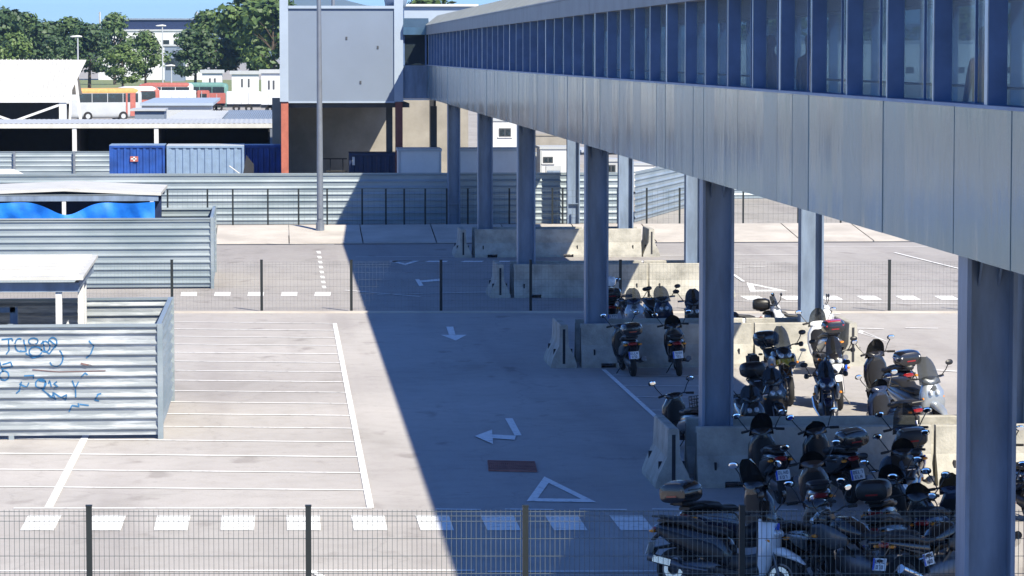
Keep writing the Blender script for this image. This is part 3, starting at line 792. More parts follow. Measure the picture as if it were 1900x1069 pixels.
# ------------------------------------------------------------------ containers and cabins
def container(name, x0, x1, y, depth, h, m, label, cat='container', group=None, pitch=.28, roof=None, zb=.12):
    r = empty(name, ((x0 + x1) / 2, y, 0), 0, label, cat, group)
    w = (x1 - x0) / 2; prof = []
    n = max(3, int((x1 - x0 - .2) / pitch)); p = (x1 - x0 - .2) / n; vs = []
    xs_ = []
    for i in range(n):
        a = -w + .1 + i * p
        xs_ += [(a, .0), (a + p * .3, .0), (a + p * .42, .05), (a + p * .82, .05), (a + p * .95, 0)]
    xs_.append((w - .1, 0))
    for (xx, d) in xs_: vs += [(xx, d, zb + .14), (xx, d, h - .1)]
    fs = [(2*i, 2*i+2, 2*i+3, 2*i+1) for i in range(len(xs_) - 1)]
    mb = MB(); mb.add(vs, fs)
    mb.bb(-w + .02, w - .02, .06, depth - .02, zb + .02, h - .02)
    mb.build('side_panel', m, r)
    mb = MB(); mb.bb(-w, w, -.03, .05, zb, zb + .14); mb.bb(-w, w, -.03, .05, h - .1, h); mb.bb(-w, -w + .1, -.03, .06, zb + .14, h - .1); mb.bb(w - .1, w, -.03, .06, zb + .14, h - .1)
    mb.build('frame', m, r)
    mb = MB(); mb.bb(-w, w, .05, depth, h - .001, h + .03); mb.build('roof', roof or m, r)
    return r
YC = 163.0
def X_(px, Y=YC): return P(px, 300, Y).x
YD = 154.4
c1 = container('shipping_container', X_(203, YD), X_(306, YD), YD, 2.44, 2.86, M['cont_blue'], 'bright blue ribbed container with small red and white mark, left of the pale one', roof=M['cont_grey'])
mb = MB(); mb.bb(-.33, .05, -.045, -.035, 2.1, 2.35); mb.build('red_mark', M['busred'], c1)
mb = MB(); mb.bb(-.29, -.03, -.052, -.047, 2.2, 2.26); mb.bb(-.18, -.1, -.052, -.047, 2.12, 2.33); mb.build('white_mark', M['white'], c1)
container('shipping_container', X_(309, YD), X_(453, YD), YD + .2, 2.44, 2.84, M['cont_grey'], 'pale blue grey ribbed container between the two blue containers', roof=M['offwhite'], pitch=.33)
container('shipping_container', X_(450, 162.), X_(521, 162.), 162., 2.44, 2.62, M['cont_blue'], 'dark blue container in shade behind the red steel column')
lb = empty('leaning_board', (0, 0, 0), 0, 'dark board leaning against the right end of the pale container', 'board')
mb = MB(); mb.prism([(X_(440, 153.), .0), (X_(470, 153.), 0), (X_(471, 153.), 2.0), (X_(457, 153.), 2.45)], 153.0, 153.1, axis='y'); mb.build('panel', M['dark'], lb)
mb = MB(); mb.bar((X_(425, 152.8), 152.7, 1.95), (X_(448, 152.8), 152.9, 1.5), .12, .04); mb.build('plank', M['white'], lb)
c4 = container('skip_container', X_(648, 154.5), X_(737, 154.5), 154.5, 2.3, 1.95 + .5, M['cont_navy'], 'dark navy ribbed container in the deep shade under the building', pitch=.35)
mb = MB(); mb.bb(-1.0, -.88, -.045, -.035, 1.9, 2.3); mb.build('white_label', M['white'], c4)
chair(X_(612, 153.5), 153.6, .3, 'dark folding chair nearest the tall lamp post under the building')
chair(X_(632, 153.5), 153.2, -.5, 'dark folding chair beside the navy container under the building')
st = empty('pipe_rack', (X_(625, 154), 154.8, 0), 0, 'tall dark pipe rack standing behind the chairs under the building', 'rack')
for k in range(2):
    mb = MB(); mb.tube([(-.3 + .6 * k, 0, 0), (-.3 + .6 * k, 0, 2.2)], .03, 6); mb.build('upright', M['black'], st)
mb = MB(); mb.tube([(-.7, 0, 2.2), (.5, 0, 2.2)], .03, 6); mb.build('crossbar', M['black'], st)
mb = MB(); mb.tube([(-.5, 0, 1.6), (.5, 0, 1.6)], .03, 6); mb.build('crossbar', M['black'], st)

def cabin(px0, px1, ytop, Y, h_or_none, m, label, win=None, depth=2.4, group='site cabins and vans behind the sheet metal fence', roofm=None):
    xa, xb_ = P(px0, 300, Y).x, P(px1, 300, Y).x; zt_ = P(px0, ytop, Y).z
    r = empty('site_cabin', ((xa + xb_) / 2, Y, 0), 0, label, 'cabin', group); w = (xb_ - xa) / 2
    bx('wall', m, [(-w, w, 0, depth, .15, zt_)], r)
    bx('roof', roofm or M['offwhite'], [(-w - .05, w + .05, -.06, depth + .05, zt_, zt_ + .12)], r)
    bx('skid', M['steel_dk'], [(-w, w, .1, depth - .1, 0, .15)], r)
    n = max(2, int(2 * w / 1.2))
    bx('corner_post', M['offwhite'], [(-w - .02, -w + .08, -.02, .1, .15, zt_), (w - .08, w + .02, -.02, .1, .15, zt_)], r)
    if win:
        for (u0, u1, v0, v1) in win:
            wa = P(u0, v0, Y).x - (xa + xb_) / 2; wb = P(u1, v0, Y).x - (xa + xb_) / 2; zz1 = P(u0, v0, Y).z; zz0 = P(u0, v1, Y).z
            f = bx('window', M['steel_dk'], [(wa, wb, -.035, .0, zz0, zz1)], r)
            bx('pane', M['glass_dk'], [(wa + .05, (wa + wb) / 2 - .03, -.045, -.037, zz0 + .06, zz1 - .06), ((wa + wb) / 2 + .03, wb - .05, -.045, -.037, zz0 + .06, zz1 - .06)], f)
            bx('sill', M['white'], [(wa - .08, wb + .08, -.06, -.001, zz0 - .05, zz0)], f)
    return r
cabin(740, 818, 281, 147, None, M['white'], 'shaded pale cabin just left of the row of columns behind the metal fence')
cabin(838, 980, 281, 147.5, None, M['white'], 'shaded pale cabin seen between the left footbridge columns', roofm=M['offwhite'])
cabin(905, 985, 225, 170, None, M['white'], 'white cabin with a small two part window high between two columns', win=[(926, 948, 238, 254)])
cabin(1003, 1068, 277, 152, None, M['white'], 'white cabin with a dark window in the gap before the middle column', win=[(1008, 1026, 291, 303)])
cabin(985, 1002, 290, 155, None, M['white'], 'narrow white cabin squeezed beside the cabin with the dark window')
cabin(1118, 1150, 300, 158, None, M['offwhite'], 'grey white cabin with a dark round opening left of the lit column', win=[(1126, 1142, 306, 320)])
cabin(1174, 1216, 307, 165, None, M['white'], 'white cabin with red corner mark above the oblique metal fence')
cabin(1222, 1262, 313, 190, None, M['offwhite'], 'low pale cabin farthest right, just under the footbridge edge')
cabin(980, 1075, 252, 205, None, M['beige'], 'long beige shed roof rising behind the white cabins', depth=6, roofm=M['beige'])
cabin(1080, 1180, 282, 230, None, M['offwhite'], 'long pale shed far behind the middle column', depth=8)
bx_ = empty('gas_cabinet', (P(1035, 300, 149).x, 149.5, 0), 0, 'small grey tilted cabinet standing against the windowed white cabin', 'cabinet')
bx('body', M['offwhite'], [(-.5, .2, 0, .4, 0, 2.0)], bx_); bx('door', M['steel'], [(-.45, .15, -.02, -.001, .1, 1.8)], bx_)

# ------------------------------------------------------------------ long open shed on the left, low fence before it
sh = empty('open_shed', (0, 0, 0), 0, 'long open fronted shed with grey lean-to roof on white posts behind containers', 'shed')
YS_ = 176.0
xa, xb_ = P(-60, 235, YS_).x, P(505, 235, YS_).x
ze = P(100, 234, YS_).z; zt2 = ze + .72
mb = MB(); nr = 60
for i in range(nr):
    a = xa + (xb_ - xa) * i / nr; b = xa + (xb_ - xa) * (i + 1) / nr; m_ = (a + b) / 2
    mb.add([(a, YS_, ze + .12), (m_, YS_, ze + .14), (b, YS_, ze + .12), (a, YS_ + 9.5, zt2 - .55), (m_, YS_ + 9.5, zt2 - .53), (b, YS_ + 9.5, zt2 - .55)], [(0,1,4,3), (1,2,5,4)])
mb.build('roof', M['offwhite'], sh)
bx('fascia', M['white_roof'], [(xa, xb_, YS_ - .1, YS_, ze - .12, ze + .12)], sh)
for p in (-20, 138, 290): bx('post', M['white'], [(P(p - 4, 235, YS_).x, P(p + 4, 235, YS_).x, YS_ - .05, YS_ + .2, 0, ze - .12)], sh)
bx('post', M['pole'], [(P(501, 235, YS_).x, P(507, 235, YS_).x, YS_ - .05, YS_ + .2, 0, ze - .12)], sh)
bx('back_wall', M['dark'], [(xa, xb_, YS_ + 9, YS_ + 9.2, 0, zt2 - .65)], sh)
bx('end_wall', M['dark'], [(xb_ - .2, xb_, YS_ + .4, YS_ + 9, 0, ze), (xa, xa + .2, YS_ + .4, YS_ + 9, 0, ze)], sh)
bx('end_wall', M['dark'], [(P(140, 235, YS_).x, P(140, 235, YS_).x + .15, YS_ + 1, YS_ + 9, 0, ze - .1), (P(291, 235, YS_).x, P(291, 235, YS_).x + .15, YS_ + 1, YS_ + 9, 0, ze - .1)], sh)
f4 = empty('sheet_metal_fence', (0, 0, 0), 0, 'low pale sheet metal fence in front of the open shed, left of the blue container', 'fence')
corr_wall(f4, (P(-50, 300, 168).x, 168), (P(204, 300, 168).x, 168), .02, P(50, 281, 168).z, M['galv'], side=-1, pitch=.25, depth=.04, panel=3)
for p in (27, 138): bx('post', M['pole'], [(P(p - 2, 300, 167.9).x, P(p + 2, 300, 167.9).x, 167.8, 167.9, 0, 2.2)], f4)
cv = empty('covered_car', (P(-8, 318, 145).x, 145, 0), 0, 'white vehicle roof just showing at the left edge above the metal fence', 'car')
mb = MB(); mb.loft([(-2.0, .9, .2, .3), (-1.8, .95, .8, .5), (-.8, 1.15, .85, .75), (.8, 1.15, .85, .75), (1.6, .9, .8, .45), (2.1, .8, .3, .3)], 16); mb.xf(Matrix.Rotation(R(100), 4, 'Z') @ Matrix.Scale(1.10, 4, (0, 0, 1))); mb.build('body', M['white'], cv, smooth=True)
bx('window', M['glass_dk'], [(-1.0, 1.0, -.9, -.85, 1.35, 1.8)], cv)
for sx in (-1.2, 1.2):
    mb = MB(); mb.lathe_x((0, 0, 0), [(-.1, .2), (.1, .2), (.1, .33), (-.1, .33)], 16); mb.xf(Matrix.Translation((sx, -.85, .33)) @ Matrix.Rotation(R(90), 4, 'Z')); mb.build('wheel', M['tyre'], cv)
# white ridge canopy, far left
cn = empty('gabled_canopy', (0, 0, 0), 0, 'white gabled canopy with crossed braces behind the open shed at far left', 'canopy')
Y1_, Y2_ = 225.0, 240.0
xr2 = P(127, 180, Y1_).x; xl2 = xr2 - 14
zl, zh = P(60, 181, Y1_).z, P(60, 111, Y1_ + 8).z
mb = MB(); nr = 46
for i in range(nr):
    a = xl2 + (xr2 - xl2) * i / nr; b = xl2 + (xr2 - xl2) * (i + 1) / nr; s = .8
    mb.add([(a, Y1_, zl), (b, Y1_, zl), (b + s * (b > xr2 - .01), Y1_ + 8, zh), (a, Y1_ + 8, zh)], [(0,1,2,3)])
    mb.bar((a, Y1_, zl + .03), (a, Y1_ + 8, zh + .03), .06, .06)
    mb.add([(a, Y1_ + 16, zl), (b, Y1_ + 16, zl), (b, Y1_ + 8, zh), (a, Y1_ + 8, zh)], [(0,1,2,3)])
mb.build('roof', M['white_roof'], cn)
bx('fascia', M['white'], [(xl2, xr2, Y1_ - .1, Y1_, zl - .35, zl)], cn)
bx('beam', M['white'], [(xl2, xr2, Y1_, Y1_ + .2, .9, 1.2)], cn)
for x in (xr2 - .4, xr2 - 7.2, xl2 + .2): bx('post', M['white'], [(x - .25, x + .25, Y1_ - .0, Y1_ + .35, 0, zl - .35)], cn)
for x in (xr2 + .4,):
    mb = MB(); mb.bar((xr2 - .1, Y1_ + .3, zl - .3), (xr2 - .1, Y1_ + 8, zh - .2), .3); mb.build('rafter', M['white'], cn)
    mb = MB(); mb.bar((xr2 - .1, Y1_ + 8, zh - .2), (xr2 + .6, Y1_ + 8, 0), .2); mb.build('post', M['white'], cn)
    mb = MB(); mb.bar((xr2 - .1, Y1_ + 1, 0), (xr2 - .1, Y1_ + 5, zl + 1.2), .15); mb.build('brace', M['white'], cn)
for s in (0, 1):
    xA = xr2 - .6; xB = xr2 - 7
    mb = MB(); mb.bar((xA, Y1_ + .1 + s * .1, 1.4 if s else zl - .5), (xB, Y1_ + .1 + s * .1, zl - .5 if s else 1.4), .16); mb.build('brace', M['white'], cn)
bx('back_panel', M['dark'], [(xl2, xr2 - .8, Y1_ + 15, Y1_ + 15.2, 0, zl - .1)], cn)

# ------------------------------------------------------------------ buses and lorries beyond
def coach(name, cx, y, rz, L, m, mroof, label, cat='bus', h=3.3, w=2.5, group='parked coaches and lorries'):
    r = empty(name, (cx, y, 0), rz, label, cat, group)
    mb = MB(); mb.loft([(-L/2, 1.85, w/2 - .25, h/2 - .35), (-L/2 + .25, 1.85, w/2 - .02, h/2 - .1), (-L/2 + 1.2, 1.85, w/2, h/2 - .06), (L/2 - 1.2, 1.85, w/2, h/2 - .06), (L/2 - .25, 1.8, w/2 - .04, h/2 - .12), (L/2, 1.7, w/2 - .25, h/2 - .4)], 28, p=7); b_ = mb.build('body', m, r, smooth=True)
    mb = MB(); mb.loft([(-L/2 + .1, 3.1, w/2 - .2, .12), (-L/2 + .8, 3.18, w/2 + .03, .34), (L/2 - 1.2, 3.18, w/2 + .03, .34), (L/2 - .2, 3.0, w/2 + .02, .30), (L/2 + .1, 2.75, w/2 - .1, .15)], 20, p=4); mb.build('roof', mroof, r, smooth=True)
    for sx in (-1, 1):
        n = max(2, int(L / 1.8))
        for i in range(n):
            a = -L/2 + .5 + (L - 1.6) * i / n; b2 = -L/2 + .5 + (L - 1.6) * (i + 1) / n - .08
            bx('window', M['glass_dk'], [(sx * (w/2 - .02), sx * (w/2 + .012), a, b2, 2.0, 2.95)], r)
    bx('windscreen', M['glass_dk'], [(-w/2 + .2, w/2 - .2, L/2 - .1, L/2 + .03, 1.5, 2.95)], r)
    for sx in (-1, 1):
        bx('headlight', M['lens'], [(sx * .75 - .18, sx * .75 + .18, L/2 - .06, L/2 + .02, .75, .95)], r)
        mb = MB(); mb.tube([(sx * w/2, L/2 - .1, 2.9), (sx * (w/2 + .25), L/2 + .2, 2.7), (sx * (w/2 + .25), L/2 + .2, 2.3)], .05, 6); mb.build('mirror', M['black'], r)
        for yy_ in (-L/2 + 2.2, L/2 - 2.4):
            mb = MB(); mb.lathe_x((sx * (w/2 - .12), yy_, .5), [(-.16, .25), (.16, .25), (.16, .5), (-.16, .5)], 20); wh = mb.build('wheel', M['tyre'], r)
            mb = MB(); mb.lathe_x((sx * (w/2 - .10), yy_, .5), [(-.16, .02), (.16, .02), (.16, .26), (-.16, .26)], 16); mb.build('rim', M['offwhite'], wh)
    return r
def AT(px, py): return G(px, py)
YV = 385.0
def XV(px, Y=YV): return P(px, 150, Y).x
coach('coach', XV(215), 352, R(112), 8.6, M['offwhite'], M['orange'], 'white coach with an orange rounded roof, its windscreen facing left')
bus_ = [o for o in scene.objects if o.name == 'coach'][0]
for (ya_, yb2_) in ((-3.5, -2.9), (-2.6, -2.4)): bx('livery_stripe', M['busred'], [(-1.275, -1.24, ya_, yb2_, .5, 3.0)], bus_)
cc = coach('coach', XV(262), 372, R(100), 5, M['busred'], M['white'], 'red and white coach partly behind the orange roofed coach')
def lorry(px0, px1, ytop, Y, m, label, cab=None, zb=1.0):
    xa, xb2 = XV(px0, Y), XV(px1, Y); zt_ = P(px0, ytop, Y).z; r = empty('box_lorry', ((xa + xb2) / 2, Y, 0), 0, label, 'lorry', 'parked coaches and lorries'); w = (xb2 - xa) / 2
    bx('cargo_box', m, [(-w, w - (1.6 if cab else 0), 0, 2.5, zb, zt_)], r, bevel=.05)
    bx('ribs', M['offwhite'], [(-w + i * .9, -w + i * .9 + .06, -.03, 0, zb + .1, zt_ - .1) for i in range(int(2 * w / .9))], r)
    bx('chassis', M['steel_dk'], [(-w, w, .3, 2.2, .6, zb)], r)
    if cab:
        bx('cab', cab, [(w - 1.5, w, .1, 2.4, .5, min(zt_, 2.9))], r, bevel=.1); bx('window', M['glass_dk'], [(w - 1.1, w - .3, .07, .1, 1.6, 2.4)], r)
    for x in (-w + 1.2, w - 1.5):
        mb = MB(); mb.lathe_x((0, 0, 0), [(-.14, .2), (.14, .2), (.14, .48), (-.14, .48)], 18); mb.xf(Matrix.Translation((x, .3, .48)) @ Matrix.Rotation(R(90), 4, 'Z')); mb.build('wheel', M['tyre'], r)
lorry(262, 388, 168, 392, M['white'], 'longest white box lorry right of the orange roofed coach', cab=M['busred'])
lorry(420, 484, 170, 400, M['white'], 'white box lorry with dark square front between two other lorries', cab=None)
lorry(484, 522, 172, 395, M['white'], 'white box lorry hard against the corner of the blue grey building')
lorry(388, 418, 173, 405, M['busred'], 'red box lorry showing between the long white lorry and the dark fronted one')
bx_r = coach('coach', XV(352), 420, R(90), 8, M['teal'], M['teal'], 'teal roofed coach mostly hidden behind the long white lorry')
coach('coach', XV(290), 418, R(90), 7, M['white'], M['busred'], 'coach with red roof stripe seen above the long white lorry')
def leanto(pa, pb, pc, pd, y0, y1, yn, yf, m, label):
    r = empty('lean_to_roof', (0, 0, 0), 0, label, 'shed')
    A = P(pa, y0, yn); B = P(pb, y0, yn); C_ = P(pc, y1, yf); D = P(pd, y1, yf); n = 26; mb = MB()
    for i in range(n):
        t0, t1 = i / n, (i + 1) / n; a, b, c, d = A.lerp(B, t0), A.lerp(B, t1), D.lerp(C_, t1), D.lerp(C_, t0); up = Vector((0, 0, .05))
        m1 = (a + b) / 2 + up; m2 = (c + d) / 2 + up
        mb.add([a, m1, b, c, m2, d], [(0,1,4,5), (1,2,3,4)])
    mb.build('roof', m, r)
    bx('fascia', m, [(A.x, B.x, yn - .1, yn, A.z - .25, A.z + .03)], r)
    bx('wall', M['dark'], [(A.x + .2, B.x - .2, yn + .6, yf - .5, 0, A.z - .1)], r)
    return r
leanto(306, 410, 424, 340, 222, 206, 187, 200, M['offwhite'], 'pale ribbed lean-to roof in the middle of the open shed roof line')
leanto(404, 508, 519, 424, 229, 205, 186, 204, M['bldg'], 'shaded blue ribbed lean-to roof left of the red steel column')
s5 = empty('prefab_shed', (0, 0, 0), 0, 'long flat grey shed roof directly below the white lorries', 'shed')
Yp = 250
bx('wall', M['offwhite'], [(P(263, 200, Yp).x, P(392, 200, Yp).x, Yp, Yp + 6, 0, P(300, 196, Yp).z)], s5)
bx('roof', M['bldg_frame'], [(P(260, 200, Yp).x, P(396, 200, Yp).x, Yp - .3, Yp + 30, P(300, 196, Yp).z, P(300, 196, Yp).z + .2)], s5)
s6 = empty('prefab_shed', (0, 0, 0), 0, 'low blue grey block standing on the left part of the open shed roof line', 'shed')
bx('wall', M['bldg'], [(P(250, 220, 200).x, P(305, 220, 200).x, 200, 204, 0, P(300, 206, 200).z)], s6)
bx('roof', M['offwhite'], [(P(242, 220, 200).x, P(308, 220, 200).x, 199.8, 204.2, P(300, 206, 200).z, P(300, 206, 200).z + .12)], s6)

# ------------------------------------------------------------------ distance : lamp posts, trees, buildings, grass, hills
def far_lamp(px, ytop, Y, label, arm=-.5):
    x = P(px, 150, Y).x; z = P(px, ytop, Y).z
    r = empty('street_lamp', (x, Y, 0), 0, label, 'street lamp', 'lamp posts among the trees')
    mb = MB(); mb.tube([(0, 0, 0), (0, 0, z)], [.13, .08], 8); mb.build('pole', M['offwhite'], r)
    mb = MB(); mb.loft([(-.7, z, .1, .08), (-.2, z + .05, .28, .14), (.5, z, .25, .12), (.8, z, .1, .06)], 10); mb.xf(Matrix.Translation((arm * .3, 0, 0)) @ Matrix.Rotation(R(90), 4, 'Z')); mb.build('lamp_head', M['white'], r, smooth=True)
far_lamp(145, 68, 420, 'white headed lamp post standing alone behind the gabled canopy')
far_lamp(302, 48, 480, 'tall pale lamp post in the gap between the trees')
far_lamp(318, 122, 470, 'short pale post beside the tall lamp in the gap between the trees')
tag(sheet('grass', [(-140, 455), (60, 455), (60, 900), (-300, 900)], .03, mat('grass', (0.10, 0.14, 0.05), rough=1, scale=.25, col2=(0.20, 0.22, 0.10), bump=.05, bscale=3, extra='world')), kind='structure')

leafm = []
for nm, c, c2 in (('leaves_mid', (0.030, 0.064, 0.016), (0.085, 0.14, 0.034)), ('leaves_deep', (0.018, 0.044, 0.016), (0.055, 0.10, 0.032)), ('leaves_fresh', (0.045, 0.085, 0.02), (0.115, 0.175, 0.042))):
    leafm.append(mat(nm, c, rough=0.6, scale=.9, col2=c2, fac=(.35, .65)))
def tree_proto(seed, h, cw, m, name='tree', label='', dense=2600, base=.26):
    g = random.Random(seed); root = empty(name, (0, 0, 0), 0, label, 'tree', 'trees beyond the coaches')
    mb = MB(); lean = g.uniform(-.4, .4)
    tips = []
    mb.tube([(0, 0, 0), (lean * .3, 0, h * .25), (lean, .1, h * .5), (lean * 1.2, 0, h * .82)], [h * .022, h * .017, h * .012, h * .003], 8)
    for i in range(9):
        a = g.uniform(0, 2 * PI); z0_ = h * g.uniform(.22, .6); r_ = cw * g.uniform(.45, .85)
        p0 = Vector((lean * z0_ / h, 0, z0_)); p1 = p0 + Vector((math.cos(a) * r_ * .5, math.sin(a) * r_ * .5, h * .12)); p2 = p0 + Vector((math.cos(a) * r_, math.sin(a) * r_, h * .2))
        mb.tube([p0, p1, p2], [h * .008, h * .005, h * .002], 5); tips += [p1, p2]
    mb.build('trunk', M['bark'], root)
    cl = []
    n = 30
    for i in range(n):
        a = g.uniform(0, 2 * PI); t = g.random() ** .8; zz = h * (base + (1 - base) * t * .97)
        env = math.sin(PI * min(1, (t * .86 + .12))) ** .6
        rr = cw * env * math.sqrt(g.uniform(.1, 1.0))
        cl.append((Vector((math.cos(a) * rr, math.sin(a) * rr, zz)), g.uniform(.055, .19) * h * (.7 + .5 * env)))
    vs = []; fs = []
    for _ in range(dense):
        c, s = cl[g.randrange(n)]
        d = Vector((g.gauss(0, 1), g.gauss(0, 1), g.gauss(0, 1))).normalized() * s * g.random() ** .33
        d.z *= .75; p = c + d
        if p.z < h * base * .8: continue
        sz = g.uniform(.22, .58) * h / 14
        nrm = (d.normalized() + Vector((g.uniform(-.7, .7), g.uniform(-.7, .7), g.uniform(-.3, .9)))).normalized()
        u = nrm.orthogonal().normalized(); v = nrm.cross(u); a = g.uniform(0, PI); u, v = u * math.cos(a) + v * math.sin(a), v * math.cos(a) - u * math.sin(a)
        b = len(vs); vs += [p + u * sz, p + v * sz * .6, p - u * sz, p - v * sz * .6]; fs.append((b, b+1, b+2, b+3))
    mb = MB(); mb.add(vs, fs); mb.build('crown', m, root)
    return root
TT = [tree_proto(11, 15, 3.9, leafm[0], label='a'), tree_proto(23, 14, 3.4, leafm[1], label='b', dense=3000), tree_proto(37, 15, 4.4, leafm[2], label='c', dense=3200)]
first = [True] * 3
spots = [ # px, top px, Y, proto, label
 (8, 22, 640, 1, 'dark broadleaf tree at the left edge of the picture above the white canopy'),
 (45, 30, 655, 0, 'green tree with ragged top, second from the left edge above the canopy'),
 (86, 44, 645, 1, 'dark green tree above the right half of the white canopy'),
 (126, 38, 650, 0, 'tree directly behind the white headed lamp post'),
 (166, 48, 640, 1, 'dark dense tree just right of the white headed lamp post'),
 (22, 60, 600, 2, 'lower bright tree in front of the two leftmost dark trees'),
 (110, 72, 600, 1, 'lower tree in front of the lamp post group of trees'),
 (213, 30, 760, 0, 'slim distant tree poking above the far white building'),
 (228, 82, 590, 2, 'lower yellowish tree left of the gap behind the coaches'),
 (270, 62, 610, 0, 'rounded mid green tree just left of the tall lamp in the gap'),
 (362, 58, 590, 1, 'lower bright green tree just right of the gap'),
 (392, 26, 620, 0, 'broad green tree midway between the gap and the blue grey building'),
 (436, 30, 600, 1, 'dark tree between the broad tree and the tallest tree'),
 (476, -10, 590, 2, 'tallest and brightest tree with rounded crown near the building'),
 (508, 0, 570, 0, 'tall tree partly hidden by the corner of the blue grey building'),
 (800, -2, 420, 0, 'tree top barely rising over the white parapet beside the footbridge'),
]
for px, yt, Y, k, lab in spots:
    hgt = P(px, yt, Y).z; src = TT[k]
    o = src if first[k] else copy_tree(src)
    first[k] = False
    base_h = (15, 14, 15)[k]; s = hgt / base_h
    o.location = (P(px, 150, Y).x, Y, 0); o.rotation_euler.z = RNG.uniform(0, 6.28); ws = RNG.uniform(.95, 1.2) * 1.12
    o.scale = (s * ws, s * ws, s * 1.0); o['label'] = lab
# trees seen through the bridge windows on the right
for i, (x, y, lab) in enumerate(((122, 800, 'leftmost tree seen above the white building through the bridge windows'), (146, 805, 'second tree from the left seen through the bridge windows'), (168, 800, 'third tree from the left seen through the bridge windows'), (190, 805, 'rightmost tree seen through the bridge windows'))):
    o = copy_tree(TT[(2, 0, 2, 0)[i]]); o.location = (x, y, 0); o.scale = (2.6, 1.5, 1.25); o['label'] = lab; o['group'] = 'trees seen through the bridge glass'
# far buildings
def block(x0, x1, Y, dep, z1, m, label, parts=None, name='distant_building'):
    r = empty(name, ((x0 + x1) / 2, Y, 0), 0, label, 'building'); w = (x1 - x0) / 2
    bx('wall', m, [(-w, w, 0, dep, 0, z1)], r)
    bx('roof', M['offwhite'], [(-w - .3, w + .3, -.3, dep + .3, z1, z1 + .5)], r)
    return r, w
r_, w = block(P(182, 80, 900).x, P(378, 80, 900).x, 900, 30, P(200, 58, 900).z, M['white'], 'far white building with a dark roof storey between the tree groups')
zz = P(200, 58, 900).z
bx('roof_storey', M['cont_navy'], [(-w + 2, w - 1.5, 1, 25, zz + .5, P(200, 36, 900).z)], r_)
bx('canopy_edge', M['bldg'], [(-w + 1.5, w - 1, .5, 1, P(200, 37, 900).z, P(200, 34, 900).z)], r_)
for i in range(8): bx('window', M['glass_dk'], [(-w + 2 + i * (2 * w - 4) / 8, -w + 2 + i * (2 * w - 4) / 8 + 1.9, -.06, 0, 9, 11)], r_)
for px_m in (185, 366): mb = MB(); mb.tube([(P(px_m, 80, 900).x - r_.location.x, 2, zz), (P(px_m, 80, 900).x - r_.location.x, 2, P(200, 22, 900).z)], .3, 6); mb.build('mast', M['offwhite'], r_)
r_, w = block(P(305, 80, 850).x, P(342, 80, 850).x, 850, 10, P(320, 86, 850).z, M['bldg'], 'low blue grey hall in the gap between the trees')
bx('window', M['glass_dk'], [(-w + .3, w - .3, -.1, 0, 3, 6)], r_)
for i, (a, b, yt, Y, lab) in enumerate(((375, 412, 136, 480, 'white tent roof under the crowns right of the gap'), (430, 480, 138, 470, 'white van row behind the middle trees'), (485, 520, 136, 440, 'white pavilion with slits beside the building corner'))):
    r_, w = block(P(a, 150, Y).x, P(b, 150, Y).x, Y, 4, P(a, yt, Y).z, M['white'], lab, name='white_pavilion')
    bx('window', M['steel_dk'], [(-w * .3, -w * .3 + .25, -.05, 0, 2.4, 3.6), (w * .2, w * .2 + .25, -.05, 0, 2.4, 3.6)], r_)
r_, w = block(112, 230, 780, 14, 9.9, M['white'], 'long white building seen low through the near bridge windows')
for i in range(9): bx('window', M['glass_dk'], [(-w + 3 + i * 12.5, -w + 5 + i * 12.5, -.05, 0, 2.5, 4)], r_)
hm = MB(); g = random.Random(5); pts = []
n = 160
for i in range(n + 1):
    t = i / n; x = -5200 + 10400 * t
    z = 60 + 70 * math.exp(-((x + 60) / 380) ** 2) + 55 * math.exp(-((x - 500) / 500) ** 2) + 25 * math.sin(x / 260) + 14 * math.sin(x / 97 + 1) + g.uniform(-4, 4)
    pts.append((x, z))
vs = []; fs = []
for x, z in pts: vs += [(x, 9000, 0), (x, 9250, z * .55), (x, 9500, z), (x, 11000, z * .8), (x, 12000, 0)]
for i in range(n):
    for j in range(4): fs.append((i*5+j, (i+1)*5+j, (i+1)*5+j+1, i*5+j+1))
hm.add(vs, fs); tag(hm.build('hills', mat('hillside', (0.10, 0.13, 0.09), rough=1, scale=.002, var=.2, extra='world'), None, smooth=True), kind='structure')
# haze
hz = MB(); hz.bb(-8800, 8800, -280, 12400, -1.0, 190)
hm_ = bpy.data.materials.new('haze_air'); hm_.use_nodes = True
nt = hm_.node_tree
for n_ in list(nt.nodes):
    if n_.type != 'OUTPUT_MATERIAL': nt.nodes.remove(n_)
pv = nt.nodes.new('ShaderNodeVolumePrincipled'); pv.inputs['Color'].default_value = (.50, .73, 1, 1); pv.inputs['Density'].default_value = .00009; pv.inputs['Anisotropy'].default_value = .3
nt.links.new(pv.outputs[0], [n_ for n_ in nt.nodes if n_.type == 'OUTPUT_MATERIAL'][0].inputs['Volume'])
HZ = True
if HZ: tag(hz.build('haze', hm_), kind='stuff')

